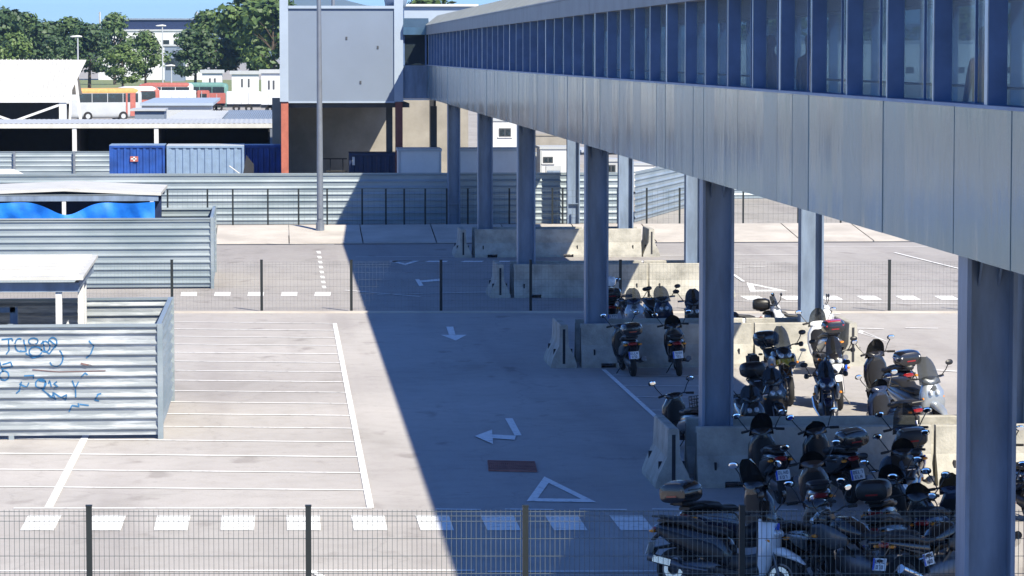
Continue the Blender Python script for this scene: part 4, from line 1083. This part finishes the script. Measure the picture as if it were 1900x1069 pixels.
# ------------------------------------------------------------------ people inside the bridge
def person(x, y, rz, m, label, step=.15):
    r = empty('person', (x, y, 5.70), rz, label, 'person', 'people walking through the footbridge')
    me = bpy.data.meshes.new('body')
    V = [(0,0,.95), (0,0,1.15), (0,0,1.38), (0,0,1.5), (0,.02,1.6), (0,.02,1.74),
         (.09,0,.9), (.1,step,.5), (.1,step*1.2,.08), (.1,step*1.2+.14,.03), (-.09,0,.9), (-.1,-step*.5,.5), (-.1,-step*1.6,.1), (-.1,-step*1.6+.14,.04),
         (.16,0,1.4), (.19,-.06,1.12), (.19,.04,.88), (.19,.06,.78), (-.16,0,1.4), (-.19,.06,1.14), (-.19,.14,.94), (-.19,.18,.86)]
    E = [(0,1),(1,2),(2,3),(3,4),(4,5),(0,6),(6,7),(7,8),(8,9),(0,10),(10,11),(11,12),(12,13),(2,14),(14,15),(15,16),(16,17),(2,18),(18,19),(19,20),(20,21)]
    rad = [.14,.14,.15,.06,.09,.085,.085,.06,.045,.035,.085,.06,.045,.035,.06,.045,.035,.03,.06,.045,.035,.03]
    me.from_pydata(V, E, []); o = bpy.data.objects.new('body', me); scene.collection.objects.link(o)
    md = o.modifiers.new('skin', 'SKIN'); sv = me.skin_vertices[0].data
    for i, q in enumerate(rad): sv[i].radius = (q, q * (.7 if i in (0, 1, 2) else 1))
    sv[0].use_root = True
    o.modifiers.new('sub', 'SUBSURF').levels = 1
    dg_ = bpy.context.evaluated_depsgraph_get(); me2 = bpy.data.meshes.new_from_object(o.evaluated_get(dg_)); me2.name = 'body'
    bpy.data.objects.remove(o)
    me2.materials.clear(); me2.materials.append(m)
    o = bpy.data.objects.new('body', me2); scene.collection.objects.link(o); o.parent = r
    mb = MB(); mb.loft([(-.11, 1.69, .03, .03), (-.08, 1.70, .085, .09), (0, 1.73, .095, .1), (.06, 1.76, .07, .06)], 12); mb.build('hair', M['cloth_dk'], r, smooth=True)
    mb = MB(); mb.loft([(.0, 1.64, .07, .1), (.09, 1.63, .065, .09), (.11, 1.62, .02, .03)], 12); mb.build('face', M['skin'], r, smooth=True)
person(8.6, 56.2, .1, M['cloth_dk'], 'person in dark clothes walking in the bridge behind the third bright window gap')
person(8.7, 52.6, 3.0, M['cloth_dk'], 'person in dark clothes walking in the bridge, one window nearer than the other dark figure')
person(8.3, 37.6, .2, M['cloth_red'], 'person in maroon clothes inside the bridge near the right edge')
# ------------------------------------------------------------------ scooters and motorcycles (forward = +Y)
def wheel(root, y, r, wid=.06, disc=True, spokes=5):
    mb = MB(); pr = []
    for k in range(10):
        a = 2 * PI * k / 10; pr.append((math.cos(a) * wid, r - .055 + math.sin(a) * .055))
    mb.lathe_x((0, y, r), pr, 28); w = mb.build('wheel', M['tyre'], root, smooth=True)
    mb = MB(); mb.lathe_x((0, y, r), [(-wid * .7, r - .115), (wid * .7, r - .115), (wid * .7, r - .085), (-wid * .7, r - .085)], 24)
    mb.lathe_x((0, y, r), [(-wid * .8, .01), (wid * .8, .01), (wid * .8, .045), (-wid * .8, .045)], 12)
    for k in range(spokes):
        a = 2 * PI * k / spokes; mb.bar((0, y + math.cos(a) * .03, r + math.sin(a) * .03), (0, y + math.cos(a) * (r - .1), r + math.sin(a) * (r - .1)), .03, .02, up=(1, 0, 0))
    mb.build('rim', M['engine'], w)
    if disc:
        mb = MB(); mb.lathe_x((wid + .012, y, r), [(-.003, r * .28), (.003, r * .28), (.003, r * .5), (-.003, r * .5)], 20); mb.build('brake_disc', M['chrome'], w)
    return w
def plate(root, y, z, tilt=-.25):
    Mx = Matrix.Translation((0, y, z)) @ Matrix.Rotation(tilt, 4, 'X')
    mb = MB(); mb.box((0, 0, 0), (.22, .006, .16)); mb.xf(Mx); p = mb.build('number_plate', M['plate'], root)
    mb = MB(); g = RNG
    for row, n in ((.036, 4), (-.036, 3)):
        for i in range(n):
            x = -.055 + i * .042 + (.02 if n == 3 else 0)
            c = g.choice('0HE7L')
            if c in '0H': mb.box((x - .011, -.005, row), (.007, .004, .048)); mb.box((x + .011, -.005, row), (.007, .004, .048))
            if c in '0E7': mb.box((x, -.0055, row + .021), (.026, .004, .007))
            if c in '0EL': mb.box((x, -.0055, row - .021), (.026, .004, .007))
            if c == 'H' or c == 'E': mb.box((x, -.006, row), (.02, .004, .007))
            if c in 'EL': mb.box((x - .012, -.006, row), (.007, .004, .05))
            if c == '7': mb.box((x + .01, -.006, row), (.007, .004, .048))
    mb.xf(Mx); mb.build('plate_characters', M['plate_ink'], p)
    mb = MB(); mb.box((-.095, -.005, 0), (.026, .004, .152)); mb.xf(Mx); mb.build('plate_band', M['plate_band'], p)
    mb = MB(); mb.bar((0, y + .03, z + .1), (0, y + .17, z + .24), .12, .02); mb.build('plate_bracket', M['black'], root)
def mirrors(root, y, z, sp=.30, up=.22, flare=.12):
    for s in (-1, 1):
        mb = MB(); mb.tube([(s * sp, y, z), (s * (sp + flare * .6), y + .06, z + up * .6), (s * (sp + flare), y + .05, z + up)], .009, 6); m_ = mb.build('mirror', M['black'], root, smooth=True)
        mb = MB(); mb.loft([(.0, 0, .055, .032), (.018, 0, .075, .047), (.034, 0, .05, .03)], 16, p=2.3); mb.xf(Matrix.Translation((s * (sp + flare + .02), y + .04, z + up + .03)) @ Matrix.Rotation(s * -.15, 4, 'Z') @ Matrix.Rotation(.12, 4, 'X')); mb.build('mirror_housing', M['black'], m_, smooth=True)
        mb = MB(); mb.loft([(-.006, 0, .05, .028), (-.002, 0, .068, .042)], 16, p=2.3); mb.xf(Matrix.Translation((s * (sp + flare + .02), y + .04, z + up + .03)) @ Matrix.Rotation(s * -.15, 4, 'Z') @ Matrix.Rotation(.12, 4, 'X')); mb.build('mirror_glass', M['mirror'], m_)
def bars(root, y, z, w=.34, sweep=-.12):
    mb = MB(); mb.tube([(-w, y + sweep, z + .02), (-w * .55, y, z + .03), (-.08, y + .03, z - .02), (.08, y + .03, z - .02), (w * .55, y, z + .03), (w, y + sweep, z + .02)], .013, 8); h = mb.build('handlebar', M['black'], root, smooth=True)
    for s in (-1, 1):
        mb = MB(); mb.tube([(s * w, y + sweep, z + .02), (s * (w - .12), y + sweep * .35, z + .026)], .021, 8); mb.build('grip', M['tyre'], h, smooth=True)
        mb = MB(); mb.tube([(s * (w - .12), y + .03, z + .02), (s * (w - .02), y + sweep + .06, z + .015)], .007, 6); mb.build('brake_lever', M['chrome'], h)
def screen(root, y, z, w, h, m, rake=.42, curve=.10, taper=.75):
    vs = []; fs = []; nx, nz = 10, 7
    for off in (0, .006):
        for j in range(nz + 1):
            t = j / nz; ww = w * (1 - (1 - taper) * t) * math.sqrt(max(.06, 1 - max(0, t - .55) ** 2 * 4.2))
            for i in range(nx + 1):
                u = i / nx * 2 - 1
                vs.append((u * ww, y - rake * h * t - curve * u * u + off, z + h * t))
    n1 = (nx + 1) * (nz + 1)
    for j in range(nz):
        for i in range(nx):
            a = j * (nx + 1) + i; fs.append((a, a + 1, a + nx + 2, a + nx + 1)); fs.append((n1 + a, n1 + a + nx + 1, n1 + a + nx + 2, n1 + a + 1))
    mb = MB(); mb.add(vs, fs); mb.build('windscreen', m, root, smooth=True)
def topcase(root, y, z, m, w=.22, l=.19, h=.15, stripe=None, lid=None):
    mb = MB(); mb.loft([(y - l, z + h * .75, w * .6, h * .45), (y - l * .9, z + h * .8, w * .9, h * .7), (y - l * .4, z + h * .85, w, h * .85), (y + l * .5, z + h * .85, w, h * .85), (y + l * .9, z + h * .8, w * .85, h * .7), (y + l, z + h * .75, w * .6, h * .5)], 22, p=3.2)
    t = mb.build('top_case', m, root, smooth=True)
    mb = MB(); mb.loft([(y - l * .96, z + h * 1.0, w * .8, .02), (y - l * .5, z + h * 1.0, w * 1.01, .02), (y + l * .6, z + h * 1.0, w * 1.01, .02), (y + l * .9, z + h, w * .86, .02)], 18, p=4); mb.build('seam', M['black'] if stripe is None else stripe, t)
    if lid:
        mb = MB(); mb.loft([(y - l * .8, z + h * 1.45, w * .6, h * .18), (y, z + h * 1.56, w * .8, h * .2), (y + l * .8, z + h * 1.45, w * .6, h * .18)], 16, p=3); mb.build('lid_panel', lid, t, smooth=True)
    mb = MB(); mb.bb(-w * .35, w * .35, y - l * 1.02, y - l * .93, z + h * .52, z + h * .66); mb.build('reflector', M['red'], t)
    mb = MB()
    for s in (-1, 1): mb.tube([(s * .09, y + l, z - .02), (s * .09, y - l * .6, z + .0)], .012, 6)
    mb.bb(-.1, .1, y - l * .5, y + l * .5, z - .015, z + .01); mb.build('rack', M['black'], root)
def lights_rear(root, y, z, w=.10):
    mb = MB(); mb.loft([(y - .03, z, w * .7, .02), (y, z, w, .04), (y + .05, z, w * .95, .04)], 14, p=3); mb.build('tail_light', M['red'], root, smooth=True)
    for s in (-1, 1):
        mb = MB(); mb.loft([(y - .01, z - .02, .02, .015), (y + .02, z - .02, .045, .022), (y + .06, z - .02, .04, .02)], 10); mb.xf(Matrix.Translation((s * (w + .06), 0, 0))); mb.build('turn_signal', M['amber'], root, smooth=True)
def head(root, y, z, w=.11, h=.06):
    for s in (-1, 1):
        mb = MB(); mb.loft([(y - .08, z, w * .45, h), (y + .01, z - .01, w * .42, h * .9), (y + .035, z - .02, w * .25, h * .5)], 14, p=2.6); mb.xf(Matrix.Translation((s * w * .62, 0, 0)) ); mb.build('headlight', M['lens'], root, smooth=True)

def scooter(pos, rz, lean, label, body='p_black', accent='p_grey', case=None, case_lid=None, case_stripe=None, scr='screen', scr_h=.38, big=1.0, nose=None, side=None, helmet=None, seatm='seat', basket=False, group='scooters and motorcycles parked under the footbridge', cat='scooter', rear_z=0):
    root = empty('scooter', (pos[0], pos[1], 0), rz, label, cat, group)
    root.rotation_euler = (0, lean, rz); root.scale = (big, big, big)
    B, A = M[body], M[accent]; NZ = M[nose or body]; SD = M[side or accent]
    wheel(root, -.70, .26, .065); wheel(root, .72, .26, .055)
    # rear body
    mb = MB(); mb.loft([(-1.0, .76, .05, .03), (-.93, .74, .12, .08), (-.75, .69, .17, .13), (-.45, .63, .185, .17), (-.15, .56, .17, .20), (.02, .50, .13, .18), (.08, .46, .09, .13)], 20, p=2.8); mb.build('rear_body', B, root, smooth=True)
    for s in (-1, 1):
        mb = MB(); mb.loft([(-.92, .74, .012, .03), (-.7, .66, .03, .07), (-.4, .58, .03, .10), (-.12, .52, .02, .09), (-.0, .48, .008, .05)], 12, p=2.4); mb.xf(Matrix.Translation((s * .168, 0, 0))); mb.build('side_panel', SD, root, smooth=True)
    mb = MB(); mb.loft([(-.95, .845, .09, .02), (-.85, .87, .15, .05), (-.6, .86, .17, .055), (-.42, .83, .165, .06), (-.36, .79, .165, .045), (-.1, .77, .15, .05), (.03, .74, .09, .04)], 18, p=2.8); mb.build('seat', M[seatm], root, smooth=True)
    mb = MB()
    for s in (-1, 1): mb.tube([(s * .15, -.6, .84), (s * .17, -.8, .90), (s * .12, -1.0, .90)], .014, 6)
    mb.tube([(-.12, -1.0, .90), (.12, -1.0, .90)], .014, 6); mb.build('grab_rail', M['black'], root, smooth=True)
    mb = MB(); mb.loft([(-.1, .30, .17, .05), (.2, .27, .19, .05), (.45, .33, .17, .06), (.55, .42, .14, .06)], 16, p=4); mb.loft([(-.05, .40, .10, .13), (.25, .38, .09, .12), (.42, .44, .10, .10)], 14); mb.build('floorboard', M['black'], root, smooth=True)
    # leg shield and nose
    mb = MB(); mb.loft([(.27, .50, .14, .04), (.40, .52, .20, .08), (.60, .545, .235, .10), (.80, .54, .215, .11), (.95, .50, .13, .10), (1.01, .47, .07, .05)], 20, p=2.8, axis='z'); mb.build('front_fairing', NZ, root, smooth=True)
    mb = MB(); mb.loft([(.30, .46, .10, .05), (.55, .47, .18, .05), (.80, .47, .17, .05), (.93, .45, .10, .04)], 16, p=3, axis='z'); mb.build('inner_panel', M['black'], root, smooth=True)
    mb = MB(); mb.loft([(.58, .70, .02, .03), (.62, .78, .09, .05), (.65, .88, .05, .04)], 8); mb.build('beak_trim', A, root, smooth=True)
    mb = MB(); mb.loft([(.46, .55, .04, .012), (.58, .58, .085, .05), (.74, .565, .09, .06), (.93, .50, .075, .035), (1.02, .44, .04, .012)], 14, p=2.6); mb.build('front_mudguard', NZ, root, smooth=True)
    mb = MB()
    for s in (-1, 1): mb.tube([(s * .075, .72, .26), (s * .07, .60, .62)], .022, 8)
    mb.build('fork', M['engine'], root, smooth=True)
    mb = MB(); mb.loft([(-1.02, .42, .05, .012), (-.98, .50, .075, .02), (-.72, .555, .085, .03), (-.5, .5, .07, .02)], 12); mb.build('rear_mudguard', M['black'], root, smooth=True)
    mb = MB(); mb.loft([(-.8, .28, .05, .07), (-.5, .28, .10, .11), (-.2, .32, .11, .10), (-.02, .36, .06, .05)], 12); mb.build('engine', M['engine'], root, smooth=True)
    mb = MB(); mb.tube([(.16, -.2, .28), (.2, -.5, .3), (.21, -.62, .33), (.22, -.98, .40)], [.02, .03, .055, .055], 12); ex = mb.build('exhaust', M['engine'], root, smooth=True)
    mb = MB(); mb.bar((.27, -.66, .35), (.275, -.9, .39), .012, .08); mb.build('heat_shield', M['chrome'], ex)
    mb = MB(); mb.loft([(.40, .97, .08, .03), (.46, 1.0, .17, .055), (.56, .985, .15, .06), (.62, .95, .06, .03)], 14, p=2.6); mb.build('handlebar_cover', B, root, smooth=True)
    bars(root, .46, 1.0, .34); mirrors(root, .50, 1.03, .22, .20, .13)
    head(root, .66, .80, .10, .05)
    for s in (-1, 1):
        mb = MB(); mb.loft([(.54, .70, .02, .02), (.6, .71, .03, .03), (.64, .70, .01, .015)], 8); mb.xf(Matrix.Translation((s * .19, -.02, 0))); mb.build('turn_signal', M['amber'], root, smooth=True)
    lights_rear(root, -1.0, .74, .10); plate(root, -1.06, .50)
    if scr: screen(root, .62, .93, .20, scr_h, M[scr])
    if case: topcase(root, -.98, .92, M[case], .23, .20, .165, stripe=M[case_stripe] if case_stripe else None, lid=M[case_lid] if case_lid else None)
    if helmet:
        mb = MB(); mb.loft([(-.13, 0, .05, .05), (-.10, 0, .10, .10), (0, .01, .125, .13), (.09, 0, .11, .11), (.13, -.01, .06, .06)], 16, p=2.1); mb.xf(Matrix.Translation((0, -.98, 1.34))); h_ = mb.build('helmet', M[helmet], None, smooth=True)
        h_.matrix_world = Matrix.Translation((pos[0], pos[1], 0)) @ Matrix.Rotation(rz, 4, 'Z') @ Matrix.Rotation(lean, 4, 'Y') @ Matrix.Scale(big, 4)
        tag(h_, helmet_label[0], 'helmet')
    if basket:
        mb = MB()
        for k in range(9):
            t = -.2 + .05 * k; mb.bar((t, -1.15, .93), (t, -1.15, 1.13), .01); mb.bar((t, -.8, .93), (t, -.8, 1.13), .01)
        for z in (.93, 1.0, 1.07, 1.13):
            mb.bar((-.2, -1.15, z), (.2, -1.15, z), .012); mb.bar((-.2, -.8, z), (.2, -.8, z), .012); mb.bar((-.2, -1.15, z), (-.2, -.8, z), .012); mb.bar((.2, -1.15, z), (.2, -.8, z), .012)
        mb.bb(-.2, .2, -1.15, -.8, .92, .93); mb.build('basket', M['black'], root)
    mb = MB(); mb.tube([(-.08, -.1, .28), (-.26, -.02, .02)], .012, 6); mb.build('side_stand', M['black'], root)
    return root
helmet_label = ['white helmet resting on the top case of a scooter behind the second barriers']

def motorcycle(pos, rz, lean, label, body='p_black', beak=None, accent='p_grey', case=None, case_lid=None, case_stripe=None, panniers=None, scr='screen', scr_h=.34, big=1.0, guards=True, group='scooters and motorcycles parked under the footbridge'):
    root = empty('motorcycle', (pos[0], pos[1], 0), rz, label, 'motorcycle', group)
    root.rotation_euler = (0, lean, rz); root.scale = (big, big, big)
    B, A = M[body], M[accent]
    wheel(root, -.74, .32, .075); wheel(root, .78, .33, .058)
    mb = MB()
    for s in (-1, 1): mb.tube([(s * .10, .78, .33), (s * .10, .52, .98)], [.028, .024], 10)
    mb.bb(-.12, .12, .48, .56, .93, .97); mb.build('fork', M['engine'], root, smooth=True)
    mb = MB(); mb.loft([(.52, .62, .05, .012), (.66, .69, .085, .03), (.82, .69, .085, .03), (1.0, .60, .06, .015)], 14); mb.build('front_mudguard', M[beak] if beak and beak != 'p_yellow' else B, root, smooth=True)
    mb = MB(); mb.loft([(-.22, .40, .12, .12), (-.05, .42, .18, .19), (.18, .42, .19, .20), (.36, .45, .12, .14)], 14, p=3); mb.build('engine', M['engine'], root, smooth=True)
    mb = MB(); mb.bar((-.10, -.74, .32), (-.10, -.1, .42), .04, .06); mb.bar((.10, -.74, .32), (.10, -.1, .42), .04, .06); mb.build('swingarm', M['engine'], root)
    mb = MB(); mb.bar((-.12, .5, .9), (-.14, -.05, .5), .04); mb.bar((.12, .5, .9), (.14, -.05, .5), .04); mb.bar((-.1, -.1, .62), (-.08, -.75, .82), .03); mb.bar((.1, -.1, .62), (.08, -.75, .82), .03); mb.build('frame', M['black'], root)
    mb = MB(); mb.loft([(-.10, .84, .09, .06), (.0, .86, .15, .11), (.2, .90, .185, .15), (.38, .90, .17, .14), (.50, .88, .09, .08)], 18, p=2.5); mb.build('fuel_tank', B, root, smooth=True)
    mb = MB(); mb.loft([(-.92, .93, .06, .02), (-.8, .93, .12, .04), (-.5, .90, .14, .045), (-.3, .84, .145, .05), (-.02, .84, .11, .05)], 16, p=2.8); mb.build('seat', M['seat'], root, smooth=True)
    mb = MB(); mb.loft([(-1.0, .90, .03, .02), (-.9, .87, .09, .05), (-.55, .80, .12, .07), (-.2, .74, .12, .08)], 14); mb.build('tail_fairing', B, root, smooth=True)
    for s in (-1, 1):
        mb = MB(); mb.loft([(.08, .78, .02, .06), (.3, .78, .05, .15), (.5, .82, .05, .15), (.66, .86, .02, .08)], 12, p=2.4); mb.xf(Matrix.Translation((s * .20, 0, 0))); mb.build('side_fairing', A, root, smooth=True)
    mb = MB(); mb.loft([(.50, .98, .10, .09), (.58, .99, .15, .13), (.68, .97, .14, .12), (.76, .93, .08, .07)], 16, p=2.6); mb.build('front_fairing', B, root, smooth=True)
    if beak:
        mb = MB(); mb.loft([(.66, .88, .13, .05), (.82, .86, .10, .035), (.98, .82, .05, .02), (1.06, .79, .015, .008)], 14); mb.build('beak', M[beak], root, smooth=True)
        for s in (-1, 1):
            mb = MB(); mb.bar((s * .17, .45, .80), (s * .13, .80, .86), .03, .09); mb.build('beak_side', M[beak], root)
    head(root, .745, .97, .12, .05)
    bars(root, .44, 1.10, .40, -.08); mirrors(root, .46, 1.12, .28, .20, .10)
    if guards:
        for s in (-1, 1):
            mb = MB(); mb.loft([(.38, 1.11, .02, .03), (.5, 1.13, .05, .05), (.55, 1.12, .02, .03)], 10); mb.xf(Matrix.Translation((s * .37, 0, 0))); mb.build('hand_guard', M['black'], root, smooth=True)
    if scr: screen(root, .66, 1.06, .17, scr_h, M[scr], rake=.5)
    mb = MB(); mb.tube([(.1, .3, .3), (.14, -.1, .26), (.2, -.4, .34), (.22, -.6, .42), (.24, -.95, .56)], [.025, .028, .03, .06, .06], 12); mb.build('exhaust', M['chrome'], root, smooth=True)
    lights_rear(root, -1.0, .86, .07); plate(root, -1.08, .62)
    mb = MB(); mb.loft([(-1.08, .66, .05, .015), (-.95, .76, .07, .02), (-.8, .82, .07, .02)], 10); mb.build('rear_mudguard', M['black'], root)
    for s in (-1, 1):
        mb = MB(); mb.loft([(.55, .80, .02, .015), (.6, .8, .03, .025), (.64, .8, .01, .01)], 8); mb.xf(Matrix.Translation((s * .25, 0, 0))); mb.build('turn_signal', M['amber'], root)
    if case: topcase(root, -.98, .98, M[case], .24, .21, .18, stripe=M[case_stripe] if case_stripe else None, lid=M[case_lid] if case_lid else None)
    if panniers:
        for s in (-1, 1):
            mb = MB(); mb.box((s * .33, -.78, .70), (.2, .42, .36)); mb.build('pannier', M[panniers], root, bevel=.04)
    mb = MB(); mb.tube([(-.1, -.05, .32), (-.3, .0, .02)], .013, 6); mb.build('side_stand', M['black'], root)
    return root

UP = 0.0; DN = PI     # heading away from / towards the viewer
Z = lambda px, z_, py: None
# in front of the nearest barrier row, seen from behind
scooter((7.98, 51.75), .04, -.08, 'black scooter seen from behind, leftmost of the three before the nearest barriers', body='p_black', seatm='black', scr='screen_dk', scr_h=.36, big=1.04, accent='black')
scooter((9.0, 51.7), .22, -.13, 'black scooter with rounded top case, middle of the three before the nearest barriers', body='p_black', case='p_black', case_lid='p_grey', scr='screen_dk', scr_h=.22, big=1.05)
scooter((10.28, 51.6), -.12, -.10, 'navy scooter with top case and tall clear windscreen, rightmost before the nearest barriers', body='p_navy', accent='p_blue', case='black', case_lid='p_grey', scr='screen', scr_h=.50, big=1.06)
# the crowd nearest the viewer
scooter((6.42, 44.75), -.82, -.12, 'big black scooter with dome top case, leftmost of the nearest bikes', body='p_black', side='p_navy', accent='p_white', nose='p_black', case='p_black', case_stripe='p_grey', case_lid='p_grey', scr='screen_dk', scr_h=.42, big=1.10)
scooter((8.05, 47.4), -.10, -.10, 'dark brown scooter seen from behind with silver flanks, in the middle of the nearest crowd', body='p_brown', side='p_silver', scr='screen_dk', scr_h=.25, big=1.05)
scooter((9.28, 47.3), DN - .35, .10, 'dark scooter with silver front turned toward the viewer, left of the nearest column', body='p_black', nose='p_silver', accent='p_silver', scr='screen_dk', scr_h=.30, big=1.05)
scooter((7.18, 43.2), -.55, -.12, 'black scooter with silver panelled sides pointing right, in the front of the nearest crowd', body='p_black', side='p_silver', nose='p_grey', scr=None, big=1.05)
scooter((8.62, 43.5), -.62, -.10, 'black scooter with broad seat and pale blue grey flank, closest to the nearest column', body='p_black', side='p_silver', scr='screen_dk', scr_h=.25, big=1.08)
motorcycle((7.75, 42.2), .75, -.08, 'black motorcycle cut by the bottom edge between two silver sided scooters', body='p_black', accent='p_grey', scr=None, guards=False)
motorcycle((10.15, 44.6), -.2, -.08, 'dark motorcycle partly hidden by the nearest column on its right side', body='p_navy', accent='p_silver', scr='screen_dk')
scooter((11.5, 49.6), .1, -.1, 'dark scooter at the right edge of the picture beyond the nearest column', body='p_navy', nose='p_silver', side='p_silver', scr='screen_dk', scr_h=.3)
scooter((9.75, 49.2), -.15, -.1, 'black scooter in shade half hidden by the left edge of the nearest column', body='p_black', side='p_navy', scr='screen_dk', scr_h=.28)
scooter((8.75, 45.4), -.35, -.1, 'black scooter with plain black flanks in the middle of the nearest crowd', body='p_black', accent='black', side='black', case='black', scr='screen_dk', scr_h=.3, big=1.05)
scooter((9.35, 44.4), -.5, -.1, 'navy scooter squeezed against the left side of the nearest column', body='p_navy', accent='black', side='p_navy', scr='screen_dk', scr_h=.3, big=1.05)
scooter((5.95, 42.5), -PI / 2 - .55, -.1, 'black scooter with white and blue nose at the bottom edge, left of the nearest bikes', body='p_black', side='black', accent='p_blue', nose='p_white', scr='screen_dk', scr_h=.25, big=1.08)
motorcycle((8.6, 41.6), -.9, -.08, 'black motorcycle lowest at the bottom edge beside the nearest column', body='p_black', accent='black', scr=None, guards=False)
# between the nearest and the second barrier rows
scooter((7.38, 57.8), .25, -.10, 'dark scooter with wire basket at the left of the lane behind the nearest barriers', body='p_black', scr=None, basket=True)
motorcycle((10.38, 66.2), DN + .06, .08, 'touring motorcycle with ochre yellow beak, clear screen and top case facing the viewer', body='p_black', beak='p_yellow', accent='p_silver', case='p_black', panniers='black', scr='screen', scr_h=.44, big=1.08)
motorcycle((11.36, 65.3), DN - .05, .08, 'black and white sports tourer facing the viewer, right of the ochre beaked bike', body='p_black', accent='p_blue', beak='p_white', scr='screen_dk', scr_h=.36, big=1.04)
scooter((12.35, 72.2), .06, -.08, 'white scooter with dark red top case parked in sun against the second barrier row', body='p_white', nose='p_white', case='p_black', case_lid='p_red', case_stripe='p_red', scr='screen', scr_h=.4, big=1.08)
scooter((12.35, 64.5), .22, -.10, 'black scooter with white striped wide top case standing in full sun', body='p_black', accent='p_grey', case='p_black', case_stripe='p_white', scr='screen_dk', scr_h=.35, big=1.10)
scooter((12.15, 60.3), DN + .25, .10, 'silver grey scooter with large clear windscreen facing the viewer in the sun', body='p_grey', nose='p_silver', side='p_silver', scr='screen', scr_h=.46, big=1.10)
scooter((9.35, 60.8), DN + .1, .10, 'dark scooter in shade below the ochre beaked motorcycle, facing the viewer', body='p_black', accent='p_grey', case='black', scr='screen_dk', scr_h=.3, big=1.05)
motorcycle((10.5, 60.9), DN - .15, .08, 'black motorcycle half in shade between ochre beaked bike and silver grey scooter', body='p_navy', accent='p_silver', scr='screen_dk')
scooter((11.35, 58.7), .3, -.1, 'dark blue scooter directly behind the nearest barriers, sun on its seat', body='p_navy', accent='p_grey', scr='screen_dk', scr_h=.25)
scooter((8.6, 58.2), DN, .10, 'black scooter in deep shade right of the second footbridge column', body='p_black', accent='black', scr='screen_dk', scr_h=.3)
# against the second barrier row
scooter((7.86, 72.35), .05, -.08, 'black scooter seen from behind with top case, leftmost against the second barrier row', body='p_black', case='p_black', case_stripe='p_silver', scr=None, big=1.03)
scooter((9.0, 72.35), -.08, -.10, 'black scooter with large red tail light against the second barrier row', body='p_black', accent='p_red', side='p_black', scr='screen_dk', scr_h=.3, big=1.04)
# behind the second barrier row
scooter((8.42, 82.3), .03, -.05, 'black scooter carrying a white helmet on its top case, behind the second barrier row', body='p_black', case='p_black', helmet='p_white', scr='screen_dk', scr_h=.3, big=1.08)
scooter((8.88, 80.3), DN, .08, 'dark scooter with silver nose facing the viewer next to the helmet scooter', body='p_navy', nose='p_silver', scr='screen', scr_h=.36, big=1.08)
scooter((9.56, 80.6), DN + .12, .08, 'dark scooter facing the viewer alone in the sun behind the second barriers', body='p_black', nose='p_navy', scr='screen', scr_h=.36, big=1.1)
scooter((10.35, 79.6), DN - .1, .08, 'black scooter mostly hidden behind the second column', body='p_black', scr='screen_dk', scr_h=.36, big=1.1)
scooter((11.5, 77.6), -PI / 2 + .1, -.08, 'white scooter with round black top case standing side on behind the second barriers', body='p_white', side='p_white', case='black', scr='screen', scr_h=.3, big=1.08)
scooter((12.75, 77.8), -PI / 2 - .1, -.08, 'scooter with black top case mostly hidden by the lit right hand column', body='p_white', case='black', scr=None, big=1.05)
